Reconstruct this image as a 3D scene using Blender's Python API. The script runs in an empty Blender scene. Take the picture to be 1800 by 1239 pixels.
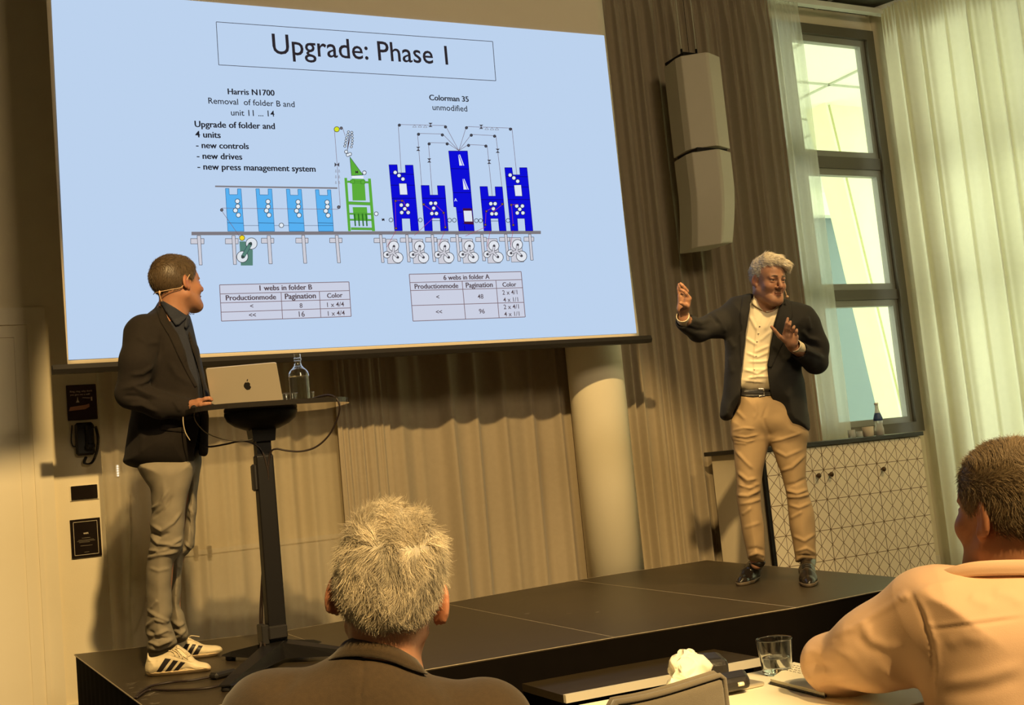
import bpy, bmesh, math, random
import numpy as np
from mathutils import Matrix, Vector
sc = bpy.context.scene
COL = sc.collection
rng = np.random.default_rng(7)
random.seed(7)

# ---------------------------------------------------------------- camera
F = 2000.0                                   # focal length in pixels of the 1800 px wide frame
CAM = np.array([0.0, 0.0, 1.22])
def _rot(a, b, c):
    ca, sa, cb, sb, cc, s_ = math.cos(a), math.sin(a), math.cos(b), math.sin(b), math.cos(c), math.sin(c)
    return (np.array([[ca, -sa, 0], [sa, ca, 0], [0, 0, 1]]) @ np.array([[1, 0, 0], [0, cb, -sb], [0, sb, cb]])
            @ np.array([[cc, 0, s_], [0, 1, 0], [-s_, 0, cc]]))
ROT = _rot(-.48151078, .09661340, .09596597)  # columns: right, forward, up
cd = bpy.data.cameras.new('camera')
cam = bpy.data.objects.new('camera', cd); COL.objects.link(cam)
cd.sensor_fit = 'HORIZONTAL'; cd.sensor_width = 36.0; cd.lens = 36.0 * F / 1800.0
cd.clip_start = 0.05; cd.clip_end = 200
M = Matrix.Identity(4)
for i in range(3):
    M[i][0] = ROT[i, 0]; M[i][1] = ROT[i, 2]; M[i][2] = -ROT[i, 1]; M[i][3] = CAM[i]
cam.matrix_world = M
sc.camera = cam

# ---------------------------------------------------------------- world, lamps, exposure
sc.view_settings.view_transform = 'Standard'; sc.view_settings.look = 'None'
sc.view_settings.exposure = 0.0; sc.view_settings.gamma = 1.0; sc.view_settings.use_curve_mapping = False
world = bpy.data.worlds.new('daylight'); sc.world = world; world.use_nodes = True
bg = world.node_tree.nodes['Background']
bg.inputs[0].default_value = (0.91, 1.0, 0.80, 1); bg.inputs[1].default_value = 3.3
def lamp(name, loc, target, power, color, size, spot=60, blend=.4):
    l = bpy.data.lights.new(name, 'SPOT'); l.energy = power; l.color = color
    l.spot_size = math.radians(spot); l.spot_blend = blend; l.shadow_soft_size = size
    o = bpy.data.objects.new(name, l); COL.objects.link(o); o.location = loc
    o.rotation_euler = (Vector(target) - Vector(loc)).to_track_quat('-Z', 'Y').to_euler()
    return o
WARM = (1.0, .67, .27)
lamp('stage_spotlight', (.62, .6, 4.72), (2.4, 6.5, .3), 2000, WARM, .07, 42, .25)
lamp('ceiling_or_fill_spot', (.30, -2.0, 4.4), (.68, 1.85, .98), 1900, WARM, .06, 19, .6)
lamp('ceiling_or_fill_spot', (1.2, -2.2, 4.5), (1.72, 1.45, .85), 1200, WARM, .08, 21, .6)
lamp('ceiling_or_fill_spot', (4.1, 2.6, 4.7), (4.05, 5.0, .8), 520, WARM, .20, 38, .7)
pl_ = bpy.data.lights.new('soft_fill', 'AREA'); pl_.shape = 'SQUARE'; pl_.size = 1.6; pl_.energy = 240; pl_.color = (1.0, .76, .45)  # unseen area lamp, added as soft fill for walls, screen and curtains
po_ = bpy.data.objects.new('soft_fill', pl_); COL.objects.link(po_); po_.location = (2.4, -1.5, 4.6)
po_.rotation_euler = (Vector((3.6, 6.8, 2.6)) - Vector(po_.location)).to_track_quat('-Z', 'Y').to_euler()
lamp('ceiling_or_fill_spot', (5.6, 3.0, 4.7), (5.6, 6.1, .5), 300, WARM, .2, 48, .9)  # fill spot added to brighten the cabinet doors

# ---------------------------------------------------------------- pixel <-> place helpers
def ray(x, y): return ROT @ np.array([(x - 900) / F, 1, -(y - 619.5) / F])
def atY(x, y, Y): v = ray(x, y); return CAM + v * (Y / v[1])
def atZ(x, y, Z): v = ray(x, y); return CAM + v * ((Z - CAM[2]) / v[2])
def atD(x, y, d): return CAM + ray(x, y) * d           # d metres along the view axis
def depth(p): return float((ROT.T @ (np.asarray(p) - CAM))[1])
def srgb(r, g, b):
    f = lambda c: (c / 255 / 12.92 if c <= 10 else ((c / 255 + .055) / 1.055) ** 2.4)
    return (f(r), f(g), f(b))

# ---------------------------------------------------------------- materials
MATS = {}
def mat(name, color, rough=.6, metal=0., noise=.06, nscale=8., bump=0., bscale=120., emit=None, estr=1., trans=0., ior=1.45,
        sheen=0., coat=0., sss=0., spec=.5, attr=None, stretch=None, translucent=0., alpha=1.):
    if name in MATS: return MATS[name]
    m = bpy.data.materials.new(name); MATS[name] = m; m.use_nodes = True
    nt = m.node_tree; N = nt.nodes; L = nt.links
    b = N['Principled BSDF']; out = N['Material Output']
    tc = N.new('ShaderNodeTexCoord'); mp = N.new('ShaderNodeMapping')
    L.new(tc.outputs['Object'], mp.inputs[0])
    if stretch: mp.inputs['Scale'].default_value = stretch
    colsock = None
    if emit is None:
        nz = N.new('ShaderNodeTexNoise'); nz.inputs['Scale'].default_value = nscale; nz.inputs['Detail'].default_value = 4
        L.new(mp.outputs[0], nz.inputs['Vector'])
        mx = N.new('ShaderNodeMix'); mx.data_type = 'RGBA'
        mx.inputs[6].default_value = (*[c * (1 - noise) for c in color], 1)
        mx.inputs[7].default_value = (*[min(1, c * (1 + noise)) for c in color], 1)
        L.new(nz.outputs[0], mx.inputs[0]); colsock = mx.outputs[2]
        if attr:
            at = N.new('ShaderNodeAttribute'); at.attribute_name = attr
            m2 = N.new('ShaderNodeMix'); m2.data_type = 'RGBA'; m2.blend_type = 'MULTIPLY'; m2.inputs[0].default_value = 1
            L.new(colsock, m2.inputs[6]); L.new(at.outputs['Color'], m2.inputs[7]); colsock = m2.outputs[2]
        L.new(colsock, b.inputs['Base Color'])
    b.inputs['Specular IOR Level'].default_value = spec; b.inputs['Roughness'].default_value = rough; b.inputs['Metallic'].default_value = metal
    b.inputs['IOR'].default_value = ior; b.inputs['Transmission Weight'].default_value = trans
    b.inputs['Sheen Weight'].default_value = sheen; b.inputs['Coat Weight'].default_value = coat
    if sss:
        b.inputs['Subsurface Weight'].default_value = sss; b.inputs['Subsurface Scale'].default_value = .012
        b.inputs['Subsurface Radius'].default_value = (1, .35, .2)
    if bump:
        n2 = N.new('ShaderNodeTexNoise'); n2.inputs['Scale'].default_value = bscale; n2.inputs['Detail'].default_value = 5
        L.new(mp.outputs[0], n2.inputs['Vector'])
        bp = N.new('ShaderNodeBump'); bp.inputs['Strength'].default_value = bump; bp.inputs['Distance'].default_value = .01
        L.new(n2.outputs[0], bp.inputs['Height']); L.new(bp.outputs[0], b.inputs['Normal'])
    if emit is not None:
        b.inputs['Base Color'].default_value = (*color, 1)
        b.inputs['Emission Color'].default_value = (*emit, 1); b.inputs['Emission Strength'].default_value = estr
        b.inputs['Specular IOR Level'].default_value = 0
    sh = b.outputs[0]
    if translucent:
        tr = N.new('ShaderNodeBsdfTranslucent'); L.new(colsock, tr.inputs[0])
        ms = N.new('ShaderNodeMixShader'); ms.inputs[0].default_value = translucent
        L.new(sh, ms.inputs[1]); L.new(tr.outputs[0], ms.inputs[2]); sh = ms.outputs[0]
    if alpha < 1:
        tp = N.new('ShaderNodeBsdfTransparent'); ms = N.new('ShaderNodeMixShader'); ms.inputs[0].default_value = alpha
        L.new(tp.outputs[0], ms.inputs[1]); L.new(sh, ms.inputs[2]); sh = ms.outputs[0]
    if sh is not b.outputs[0]: L.new(sh, out.inputs[0])
    return m

# ---------------------------------------------------------------- mesh builder
class MB:
    def __init__(s): s.v = []; s.f = []; s.m = []; s.sm = []
    def add(s, verts, faces, mi=0, smooth=False):
        o = len(s.v); s.v += [tuple(map(float, p)) for p in verts]
        for f in faces: s.f.append(tuple(o + i for i in f)); s.m.append(mi); s.sm.append(smooth)
        return s
    def box(s, lo, hi, mi=0, bev=0., R=None, c=(0, 0, 0)):
        lo, hi = np.minimum(lo, hi).astype(float), np.maximum(lo, hi).astype(float)
        b = min(bev, *(abs(hi - lo) / 2.01)) if bev else 0
        if not b:
            vs = [(x, y, z) for z in (lo[2], hi[2]) for y in (lo[1], hi[1]) for x in (lo[0], hi[0])]
            fs = [(0, 2, 3, 1), (4, 5, 7, 6), (0, 1, 5, 4), (2, 6, 7, 3), (0, 4, 6, 2), (1, 3, 7, 5)]
        else:
            vs, fs, idx = [], [], {}
            for i in range(8):
                cr = [hi[k] if (i >> k) & 1 else lo[k] for k in range(3)]
                for k in range(3):
                    p = [cr[j] + (0 if j == k else (-b if (i >> j) & 1 else b)) for j in range(3)]
                    idx[(i, k)] = len(vs); vs.append(p)
            for k in range(3):
                a, c_ = (k + 1) % 3, (k + 2) % 3
                for s_ in (0, 1):
                    q = [(s_ << k) | (u << a) | (w << c_) for u, w in ((0, 0), (1, 0), (1, 1), (0, 1))]
                    f = [idx[(i, k)] for i in q]; fs.append(f if s_ else f[::-1])
                for u in (0, 1):
                    for w in (0, 1):
                        i0 = (u << a) | (w << c_); i1 = i0 | (1 << k)
                        f = [idx[(i0, a)], idx[(i1, a)], idx[(i1, c_)], idx[(i0, c_)]]
                        fs.append(f if (u ^ w) == 0 else f[::-1])
            for i in range(8):
                f = [idx[(i, k)] for k in range(3)]; fs.append(f if bin(i).count('1') % 2 else f[::-1])
        if R is not None: vs = [tuple(np.asarray(R) @ np.array(v) + np.array(c)) for v in vs]
        elif any(c): vs = [tuple(np.array(v) + np.array(c)) for v in vs]
        return s.add(vs, fs, mi)
    def tube(s, pts, r, n=8, mi=0, cap=True, smooth=True):
        pts = np.asarray(pts, float); k = len(pts); rr = np.broadcast_to(np.asarray(r, float), (k,))
        t = np.gradient(pts, axis=0); t /= np.linalg.norm(t, axis=1)[:, None] + 1e-12
        u = np.cross(t[0], (0, 0, 1)); u = u if np.linalg.norm(u) > 1e-3 else np.cross(t[0], (1, 0, 0)); u /= np.linalg.norm(u)
        vs = []
        for i in range(k):
            u = u - t[i] * (u @ t[i]); u /= np.linalg.norm(u); w = np.cross(t[i], u)
            for j in range(n):
                a = 2 * math.pi * j / n; vs.append(pts[i] + rr[i] * (math.cos(a) * u + math.sin(a) * w))
        fs = [(i * n + j, i * n + (j + 1) % n, (i + 1) * n + (j + 1) % n, (i + 1) * n + j) for i in range(k - 1) for j in range(n)]
        if cap: fs += [tuple(range(n))[::-1], tuple(range((k - 1) * n, k * n))]
        return s.add(vs, fs, mi, smooth)
    def lathe(s, prof, c=(0, 0, 0), n=32, mi=0, smooth=True, R=None, sx=1., sy=1.):
        vs, fs = [], []; k = len(prof)
        for r, z in prof:
            for j in range(n):
                a = 2 * math.pi * j / n; p = np.array((r * math.cos(a) * sx, r * math.sin(a) * sy, z))
                vs.append((np.asarray(R) @ p if R is not None else p) + np.array(c))
        for i in range(k - 1):
            for j in range(n): fs.append((i * n + j, i * n + (j + 1) % n, (i + 1) * n + (j + 1) % n, (i + 1) * n + j))
        fs += [tuple(range(n))[::-1], tuple(range((k - 1) * n, k * n))]
        return s.add(vs, fs, mi, smooth)
    def prism(s, poly, d, mi=0):                       # planar 3-D polygon pushed along vector d
        p = [np.asarray(q, float) for q in poly]; n = len(p); d = np.asarray(d, float)
        fs = [tuple(range(n)), tuple(range(2 * n - 1, n - 1, -1))] + [(i, i + n, (i + 1) % n + n, (i + 1) % n) for i in range(n)]
        return s.add(p + [q + d for q in p], fs, mi)
    def sphere(s, c, r, n=12, mi=0, R=None):
        rr = np.broadcast_to(np.asarray(r, float), (3,)); vs, fs = [], []
        for i in range(n + 1):
            for j in range(2 * n):
                a, b = math.pi * i / n, math.pi * j / n
                p = np.array((math.sin(a) * math.cos(b), math.sin(a) * math.sin(b), math.cos(a))) * rr
                vs.append((np.asarray(R) @ p if R is not None else p) + np.array(c))
        for i in range(n):
            for j in range(2 * n): fs.append((i * 2 * n + j, (i + 1) * 2 * n + j, (i + 1) * 2 * n + (j + 1) % (2 * n), i * 2 * n + (j + 1) % (2 * n)))
        return s.add(vs, fs, mi, True)
def wloc(o):
    p = np.zeros(3)
    while o is not None: p = p + np.array(o.location); o = o.parent
    return p
def mesh_obj(name, v, f, mats, parent=None, mi=None, sm=None, fixn=False):
    me = bpy.data.meshes.new(name)
    v = np.asarray(v, float) - wloc(parent)
    me.from_pydata(v.tolist(), [], f if isinstance(f, list) else f.tolist())
    for m in (mats if isinstance(mats, (list, tuple)) else [mats]): me.materials.append(m)
    n = len(me.polygons)
    if mi is not None: me.polygons.foreach_set('material_index', np.asarray(mi, dtype=np.int32))
    if sm is True: me.polygons.foreach_set('use_smooth', np.ones(n, bool))
    elif sm is not None: me.polygons.foreach_set('use_smooth', np.asarray(sm, bool))
    me.update()
    if fixn:
        b_ = bmesh.new(); b_.from_mesh(me); bmesh.ops.recalc_face_normals(b_, faces=b_.faces); b_.to_mesh(me); b_.free()
    o = bpy.data.objects.new(name, me); COL.objects.link(o)
    if parent is not None: o.parent = parent
    return o
def obj(name, mb, mats, parent=None):
    return mesh_obj(name, mb.v, [tuple(f) for f in mb.f], mats, parent, mb.m, mb.sm, len(mb.f) < 60000 and name != 'projected_slide')
def tag(o, label=None, cat=None, group=None, kind=None):
    if label: o['label'] = label
    if cat: o['category'] = cat
    if group: o['group'] = group
    if kind: o['kind'] = kind
    return o
def thing(name, loc, label, cat, group=None):
    o = bpy.data.objects.new(name, None); COL.objects.link(o); o.location = tuple(map(float, loc)); o.empty_display_size = .1
    return tag(o, label, cat, group)
def struct(name, mb, mats, label=None, parent=None):
    o = obj(name, mb, mats, parent)
    if parent is None: tag(o, label, kind='structure', cat=name.split('_')[0])
    return o
def spline(pts, n=8):                                  # Catmull-Rom through the points
    p = np.asarray(pts, float); p = np.vstack([2 * p[0] - p[1], p, 2 * p[-1] - p[-2]]); out = []
    for i in range(1, len(p) - 2):
        for t in np.linspace(0, 1, n, endpoint=False):
            a, b, c, d = p[i - 1:i + 3]
            out.append(.5 * (2 * b + (c - a) * t + (2 * a - 5 * b + 4 * c - d) * t * t + (3 * b - a - 3 * c + d) * t ** 3))
    return np.array(out + [p[-2]])
def copy_tree(o, parent=None):
    c = o.copy(); COL.objects.link(c)
    if parent is not None: c.parent = parent; c.matrix_parent_inverse = o.matrix_parent_inverse.copy()
    for ch in list(o.children): copy_tree(ch, c)
    return c
# ================================================================ the setting
ST = .45                                               # stage top
CEIL = 4.83
m_wall = mat('cream_plaster', (.80, .71, .52), .85, noise=.03, bump=.05)
m_trim = mat('cream_paint', (.80, .72, .55), .5, noise=.02)
m_floor = mat('grey_carpet', (.16, .14, .12), .95, noise=.25, nscale=60, bump=.3)
m_ceil = mat('dark_ceiling_tile', (.09, .085, .06), .9, noise=.1)
m_grid = mat('ceiling_grid_metal', (.55, .55, .42), .5)
m_black = mat('black_plastic', (.018, .016, .015), .45, noise=.1)
m_dark = mat('dark_powder_coat', (.010, .009, .009), .45, noise=.15, bump=.05, spec=.25)
struct('floor', MB().box((-4, -4, -.1), (9.6, 7.25, 0)), m_floor, 'dark carpeted floor of the conference room')
ce = MB().box((-4, -4, CEIL), (9.6, 7.25, CEIL + .12))
for y in np.arange(-3.9, 7.2, .6): ce.box((-4, y, CEIL - .012), (9.6, y + .024, CEIL), 1)
for x in np.arange(-3.9, 9.5, .6): ce.box((x, -4, CEIL - .011), (x + .024, 7.2, CEIL), 1)
struct('ceiling', ce, [m_ceil, m_grid], 'dark tiled ceiling with pale grid')
WY = 7.05
WX0, WX1, WZ0, WZ1 = 5.95, 7.535, 1.16, 4.68           # window opening in the back wall
wb = MB().box((-4, WY, 0), (WX0, WY + .2, CEIL)).box((WX0, WY, 0), (WX1, WY + .2, WZ0)).box((WX0, WY, WZ1), (WX1, WY + .2, CEIL)).box((WX1, WY, 0), (WX1 + .25, WY + .2, CEIL))
struct('wall_back', wb, m_wall, 'cream back wall behind the screen and curtains')
struct('wall_left', MB().box((-4.1, -4, 0), (-4, WY, CEIL)), m_wall, 'cream left wall')
struct('wall_front', MB().box((-4, -4.1, 0), (9.6, -4, CEIL)), m_wall, 'cream wall behind the audience')
# right wall: a run of tall windows, slanting out from the corner
RD = np.array((.36, -.933, 0)); RD /= np.linalg.norm(RD); RN = np.array((RD[1], -RD[0], 0))   # RN points into the room
RC = np.array((WX1 + .01, WY, 0))
def rw(s, off, z): return RC + RD * s + RN * off + np.array((0, 0, z))
def rbox(mb, s0, s1, o0, o1, z0, z1, mi=0):
    vs = [rw(s, o, z) for z in (z0, z1) for o in (o0, o1) for s in (s0, s1)]
    return mb.add(vs, [(0, 2, 3, 1), (4, 5, 7, 6), (0, 1, 5, 4), (2, 6, 7, 3), (0, 4, 6, 2), (1, 3, 7, 5)], mi)
RL = 5.6
wr = MB(); rbox(wr, 0, .32, -.2, 0, 0, CEIL); rbox(wr, .32, RL, -.2, 0, 0, .12); rbox(wr, .32, RL, -.2, 0, 4.6, CEIL)
struct('wall_right', wr, m_wall, 'cream right wall with tall windows behind the white curtain')
struct('wall_side', MB().box((9.6, -4, 0), (9.7, 2.2, CEIL)), m_wall, 'cream side wall')
m_frame = mat('dark_bronze_frame', (.13, .115, .08), .45, noise=.05)
m_sash = mat('grey_sash_metal', (.30, .30, .25), .4, noise=.05)
m_glass = mat('window_glass', (.85, .95, .90), .03, alpha=.07, noise=0)
wf = MB()
for s in np.arange(.32, RL + .1, 1.05): rbox(wf, s, s + .07, -.14, -.05, .12, 4.6)
for z in (.12, 2.34, 3.44, 4.53): rbox(wf, .32, RL + .07, -.14, -.05, z, z + .07)
w2 = struct('window_2', wf, m_frame, 'tall window row hidden behind the long white curtain')
gl = MB(); rbox(gl, .34, RL + .05, -.10, -.092, .14, 4.58); obj('glass_pane', gl, m_glass, w2)
# window_1 in the back wall
f = MB(); yf0, yf1 = WY - .03, WY + .09
def ring(mb, x0, x1, z0, z1, t, y0, y1, mi=0):
    mb.box((x0, y0, z0), (x0 + t, y1, z1), mi).box((x1 - t, y0, z0), (x1, y1, z1), mi)
    mb.box((x0 + t, y0, z1 - t), (x1 - t, y1, z1), mi).box((x0 + t, y0, z0), (x1 - t, y1, z0 + t), mi)
ring(f, WX0, WX1, WZ0, WZ1, .085, yf0, yf1)
for z0, z1 in ((3.43, 3.53), (2.30, 2.385)): f.box((WX0, yf0 + .02, z0), (WX1 - .08, yf1, z1))
f.box((6.50, yf0 + .02, WZ0), (6.57, yf1, WZ1))
w1 = struct('window_1', f, m_frame, 'tall dark framed window beside the corner, half covered by the sheer curtain')
s_ = MB()
for xa, xb in ((WX0 + .085, 6.50), (6.57, WX1 - .085)):
    for za, zb in ((WZ0 + .08, 2.30), (2.385, 3.43), (3.53, WZ1 - .085)): ring(s_, xa, xb, za, zb, .055, WY + .01, WY + .07)
obj('window_sash', s_, m_sash, w1)
obj('glass_pane', MB().box((WX0 + .1, WY + .04, WZ0 + .1), (WX1 - .1, WY + .046, WZ1 - .1)), m_glass, w1)
# what stands outside the glass: soffit, pillar, paving
m_out = mat('pale_soffit_panel', (.86, .90, .72), .8, noise=.02)
m_outline = mat('soffit_joint', (.45, .48, .36), .8)
so = MB().box((3, 7.9, 4.95), (14, 13.2, 5.1))
for y in (8.9, 10.0, 11.1, 12.2): so.box((3, y, 4.935), (14, y + .03, 4.95), 1)
for x in (6.4, 7.6, 8.8, 10.0, 11.2): so.box((x, 7.9, 4.935), (x + .03, 13.2, 4.95), 1)
so.box((3, 13.2, 4.6), (14, 13.4, 5.1))
struct('trim_7', so, [m_out, m_outline], 'pale panelled soffit outside the window')
m_pil = mat('pale_yellow_render', (.82, .84, .55), .8)
pl = MB().prism([atY(1446, 130, 9.5), atY(1607, 800, 9.5), atY(1760, 800, 9.5), atY(1600, 60, 9.5)], (0, .4, 0)).prism([atY(1438, 130, 9.45), atY(1599, 800, 9.45), atY(1603, 800, 9.45), atY(1442, 130, 9.45)], (0, .3, 0))
struct('trim_8', pl, m_pil, 'pale yellow pillar outside the window')
struct('trim_9', MB().box((-6, 7.3, -.3), (16, 16, -.2)), mat('pale_paving', (.6, .62, .52), .9), 'pale paving outside the window')

struct('trim_10', MB().box((9, 13.6, -.2), (18, 13.9, 9)), mat('pale_blue_backdrop', (.17, .24, .235), .8, noise=.03), 'added pale blue backdrop wall standing in for the sky beyond the window')  # added wall, dull blue so the sky there reads pale instead of white
struct('trim_11', MB().box((-4, 3.15, 3.44), (.62, 3.3, CEIL)), m_wall, 'unseen cream beam added at the left to shade the door wall')  # added out of view to cut the spotlight off the upper left wall
# door, casing, baseboards
dr = MB()
tx = atY(77, 541, WY); DX, DZ = tx[0], tx[2]
ds = struct('door_1', MB().box((DX - 1.15, WY - .012, .01), (DX - .17, WY, DZ - .17)).box((DX - .52, WY - .018, .25), (DX - .42, WY - .012, DZ - .42)), m_trim, 'cream panel door at the left edge')
cs = MB()
for t, a, b in ((.026, 0, .075), (.034, .075, .10), (.02, .10, .17)):
    cs.box((DX - b, WY - t, 0), (DX - a, WY, DZ - a)); cs.box((DX - 1.3, WY - t, DZ - b), (DX - b, WY, DZ - a))
struct('trim_1', cs, m_trim, 'cream moulded casing around the door')
struct('baseboard_back', MB().box((DX, WY - .018, 0), (WX1, WY, .115), bev=.004), m_trim, 'cream baseboard along the back wall')
# low white panel and rail that show through the sheer curtain
m_white = mat('white_laminate', (.85, .80, .68), .5)
a0, a1 = atY(322, 970, WY - .03), atY(478, 948, WY - .03)
sb = thing('wall_radiator', (a0[0], WY - .05, .3), 'low white panel with a top rail seen through the left curtain', 'panel')
obj('panel', MB().box((a0[0], WY - .03, .30), (a1[0] + .5, WY - .002, a0[2] - .03)), m_white, sb)
obj('rail', MB().box((a0[0] - .02, WY - .045, a0[2] - .03), (a1[0] + .52, WY - .002, a0[2]), bev=.004), mat('bright_rail', (.95, .9, .78), .3), sb)
for x in (344, 368):
    p = atY(x, 968, WY - .05); obj('peg', MB().box((p[0] - .012, WY - .07, p[2] - .04), (p[0] + .012, WY - .03, p[2] + .03), bev=.003), m_dark, sb)
led = thing('indicator_light_strip', atY(207, 827, WY - .01), 'short column of five tiny bright lights seen through the left curtain', 'light')
m_led = mat('bright_indicator', (1, 1, 1), emit=(1, .95, .8), estr=2.0)
obj('backplate', MB().box(atY(204, 838, WY - .008) + np.array((0, -.003, 0)), atY(210, 816, WY - .008) + np.array((0, .006, 0))), m_wall, led)
for k in range(5):
    obj('light', MB().sphere(atY(206.5 + .25 * k, 819 + 4.2 * k, WY - .02), .0055, 6), m_led, led)
# dark branching plant-like shape behind the sheer at left
m_twig = mat('dark_twig', (.20, .14, .06), .8)
bt = thing('branch_decoration', atY(228, 1130, WY - .06), 'thin dark bare branches standing behind the left sheer curtain', 'branches')
g = MB()
for pl_ in (((234, 1236), (232, 1140), (228, 1060), (231, 950), (229, 870)), ((229, 1090), (212, 1072)), ((228, 1072), (244, 1060)), ((230, 1022), (243, 1016)), ((229, 1125), (246, 1090), (256, 1052)), ((230, 962), (243, 958))):
    g.tube(spline([atY(x, y, WY - .06) for x, y in pl_], 4), .006, 5)
obj('branch', g, m_twig, bt)

# column
c0, c1 = atZ(1031, 1013.7, ST), atZ(1133.8, 1000.4, ST)
CYc = 6.64; cc = atY(1083, 1007, CYc); CR = .192
co = MB().lathe([(CR, 0), (CR, CEIL)], (cc[0], CYc, 0), 64)
struct('column', co, mat('cream_column_paint', (.90, .82, .63), .6, noise=.02, bump=.03), 'round cream column standing behind the stage')['category'] = 'column'

# ================================================================ curtains
def curtain(name, A, B, z0, z1, mat_, label, spacing=.16, ridge=.05, width=.02, swag=.02, jitter=.35, gather=.35, seed=1, dx=.007, lean=0.):
    r = np.random.default_rng(seed); A, B = np.array(A, float), np.array(B, float)
    Lh = np.linalg.norm(B - A); t = (B - A) / Lh; n = np.array((t[1], -t[0]))
    if n @ (np.array([2, 2]) - A) < 0: n = -n
    pos, s = [], -.1
    while s < Lh + .1: pos.append(s); s += spacing * (1 + jitter * r.uniform(-1, 1))
    pos = np.array(pos); amp = ridge * r.uniform(.55, 1.2, len(pos)); wd = width * r.uniform(.7, 1.5, len(pos)); ph = r.uniform(0, 6.28, len(pos))
    S = np.linspace(0, Lh, int(Lh / dx) + 1); Z = np.concatenate([np.linspace(z0, z1 - gather, 16), np.linspace(z1 - gather, z1, 9)[1:]])
    V = np.zeros((len(Z), len(S), 3))
    for i, z in enumerate(Z):
        g = np.clip((z1 - z) / gather, 0, 1); h = (z1 - z) / (z1 - z0)
        o = np.zeros(len(S))
        for p, a, w, q in zip(pos, amp, wd, ph):
            pp = p + .018 * math.sin(q + h * 3.0) * h + lean * h
            o += a * (.35 + .65 * g) * np.exp(-((S - pp) / (w * (1 + .5 * h))) ** 2) + a * .25 * np.exp(-((S - pp - .035) / (w * 2.2)) ** 2)
        o += swag * np.sin(S * 2 * math.pi / (spacing * 2.7) + 1.3 * h) + .008 * np.sin(S * 41 + 2 * h) * h
        o += (1 - g) * .012 * np.sin(S * 2 * math.pi / .035)
        V[i, :, 0] = A[0] + t[0] * S + n[0] * o; V[i, :, 1] = A[1] + t[1] * S + n[1] * o; V[i, :, 2] = z
    k = len(S); ii, jj = np.meshgrid(np.arange(len(Z) - 1), np.arange(k - 1), indexing='ij'); b = (ii * k + jj).ravel()
    fs = np.stack([b, b + 1, b + k + 1, b + k], 1)
    o = mesh_obj(name, V.reshape(-1, 3), fs, mat_, None, None, True)
    return tag(o, label, 'curtain')
CUR = 6.86
m_cur = mat('taupe_curtain_cloth', (.37, .305, .215), .9, noise=.07, nscale=30, bump=.12, bscale=500, sheen=.2, translucent=.10)
m_sheer = mat('sheer_voile', (.50, .425, .295), .9, noise=.05, nscale=30, translucent=.3, alpha=.62)
m_sheer2 = mat('white_voile', (.84, .82, .68), .9, noise=.04, nscale=30, translucent=.7, alpha=.50)
m_right = mat('backlit_white_curtain', (.84, .80, .58), .9, noise=.04, nscale=20, translucent=.55, alpha=1.0)
xa, xb = atY(196, 1143, CUR)[0], atY(606, 900, CUR)[0]
XC = atY(1384, 300, CUR)[0]; XD = atY(1470, 600, CUR)[0]
curtain('sheer_curtain', (xa, CUR), (xb, CUR), .03, CEIL - .06, m_sheer, 'thin see-through beige curtain behind the standing man at the lectern', .12, .040, .018, .02, seed=3, dx=.006)
curtain('pleated_curtain', (xb - .03, CUR - .05), (xb + .32, CUR - .05), .03, CEIL - .06, m_cur, 'narrow tightly gathered taupe curtain behind the lectern bottle', .042, .03, .011, .005, .2, seed=5, dx=.004)
curtain('pleated_curtain', (xb + .30, CUR), (4.16, CUR), .03, CEIL - .06, m_cur, 'wide taupe pleated curtain between the lectern and the column', .17, .050, .018, .022, seed=9, dx=.006)
curtain('pleated_curtain', (4.14, CUR - .01), (XC, CUR - .01), .03, CEIL - .06, m_cur, 'tall taupe pleated curtain behind the hanging loudspeaker and the gesturing man', .100, .075, .0090, .008, seed=13, dx=.004)
curtain('voile_curtain', (XC - .05, CUR - .01), (XD, CUR - .01), .03, CEIL - .08, m_sheer2, 'bright white voile curtain gathered over the window', .10, .035, .022, .012, seed=11)
ra, rb_ = RC + RD * .16 + RN * .14, RC + RD * 5.5 + RN * .14
curtain('window_curtain', ra[:2], rb_[:2], .05, CEIL - .03, m_right, 'long white backlit curtain along the right window wall', .21, .055, .014, .03, .25, seed=17)
# curtain tracks
tk = MB().box((-.5, CUR - .03, CEIL - .075), (WX1, CUR + .03, CEIL - .03)); struct('trim_3', tk, mat('white_track', (.85, .85, .75), .35), 'white curtain track under the ceiling along the back wall')
tk = MB(); rbox(tk, .1, RL, .11, .17, CEIL - .04, CEIL - .005); struct('trim_4', tk, MATS['white_track'], 'curtain track along the right wall')

# ================================================================ stage
m_stage = mat('black_stage_board', (.036, .026, .013), .42, noise=.3, nscale=5, bump=.04, bscale=300, stretch=(1, 6, 1))
m_skirt = mat('black_skirt_cloth', (.006, .0045, .0035), 1., noise=.2, nscale=12, spec=.05)
m_alu = mat('brushed_aluminium', (.86, .79, .64), .30, .15, noise=.05)
B_ = [atZ(130, 1150, ST), atZ(493, 1110, ST), atZ(780, 1060.5, ST), atZ(1010, 1020, ST), atZ(1241.5, 984.4, ST)]
fl = atZ(249.5, 1239, ST); e0 = (fl - B_[0]) / np.linalg.norm(fl - B_[0])
F_ = [B_[0] + e0 * 2.17, None, atZ(1081, 1120, ST), atZ(1400, 1067.7, ST), None]
F_[1] = F_[0] * .5 + F_[2] * .5; F_[1][2] = ST
e4 = atZ(1630, 1019.4, ST) - B_[4]; F_[4] = B_[4] + e4 / np.linalg.norm(e4) * 2.19
stage = thing('stage_platform', (2.6, 5.3, 0), 'low black stage made of four boards with a dark skirt', 'stage')
m_edge = mat('scuffed_board_edge', (.42, .36, .26), .5, .4, noise=.4, nscale=40)
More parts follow.
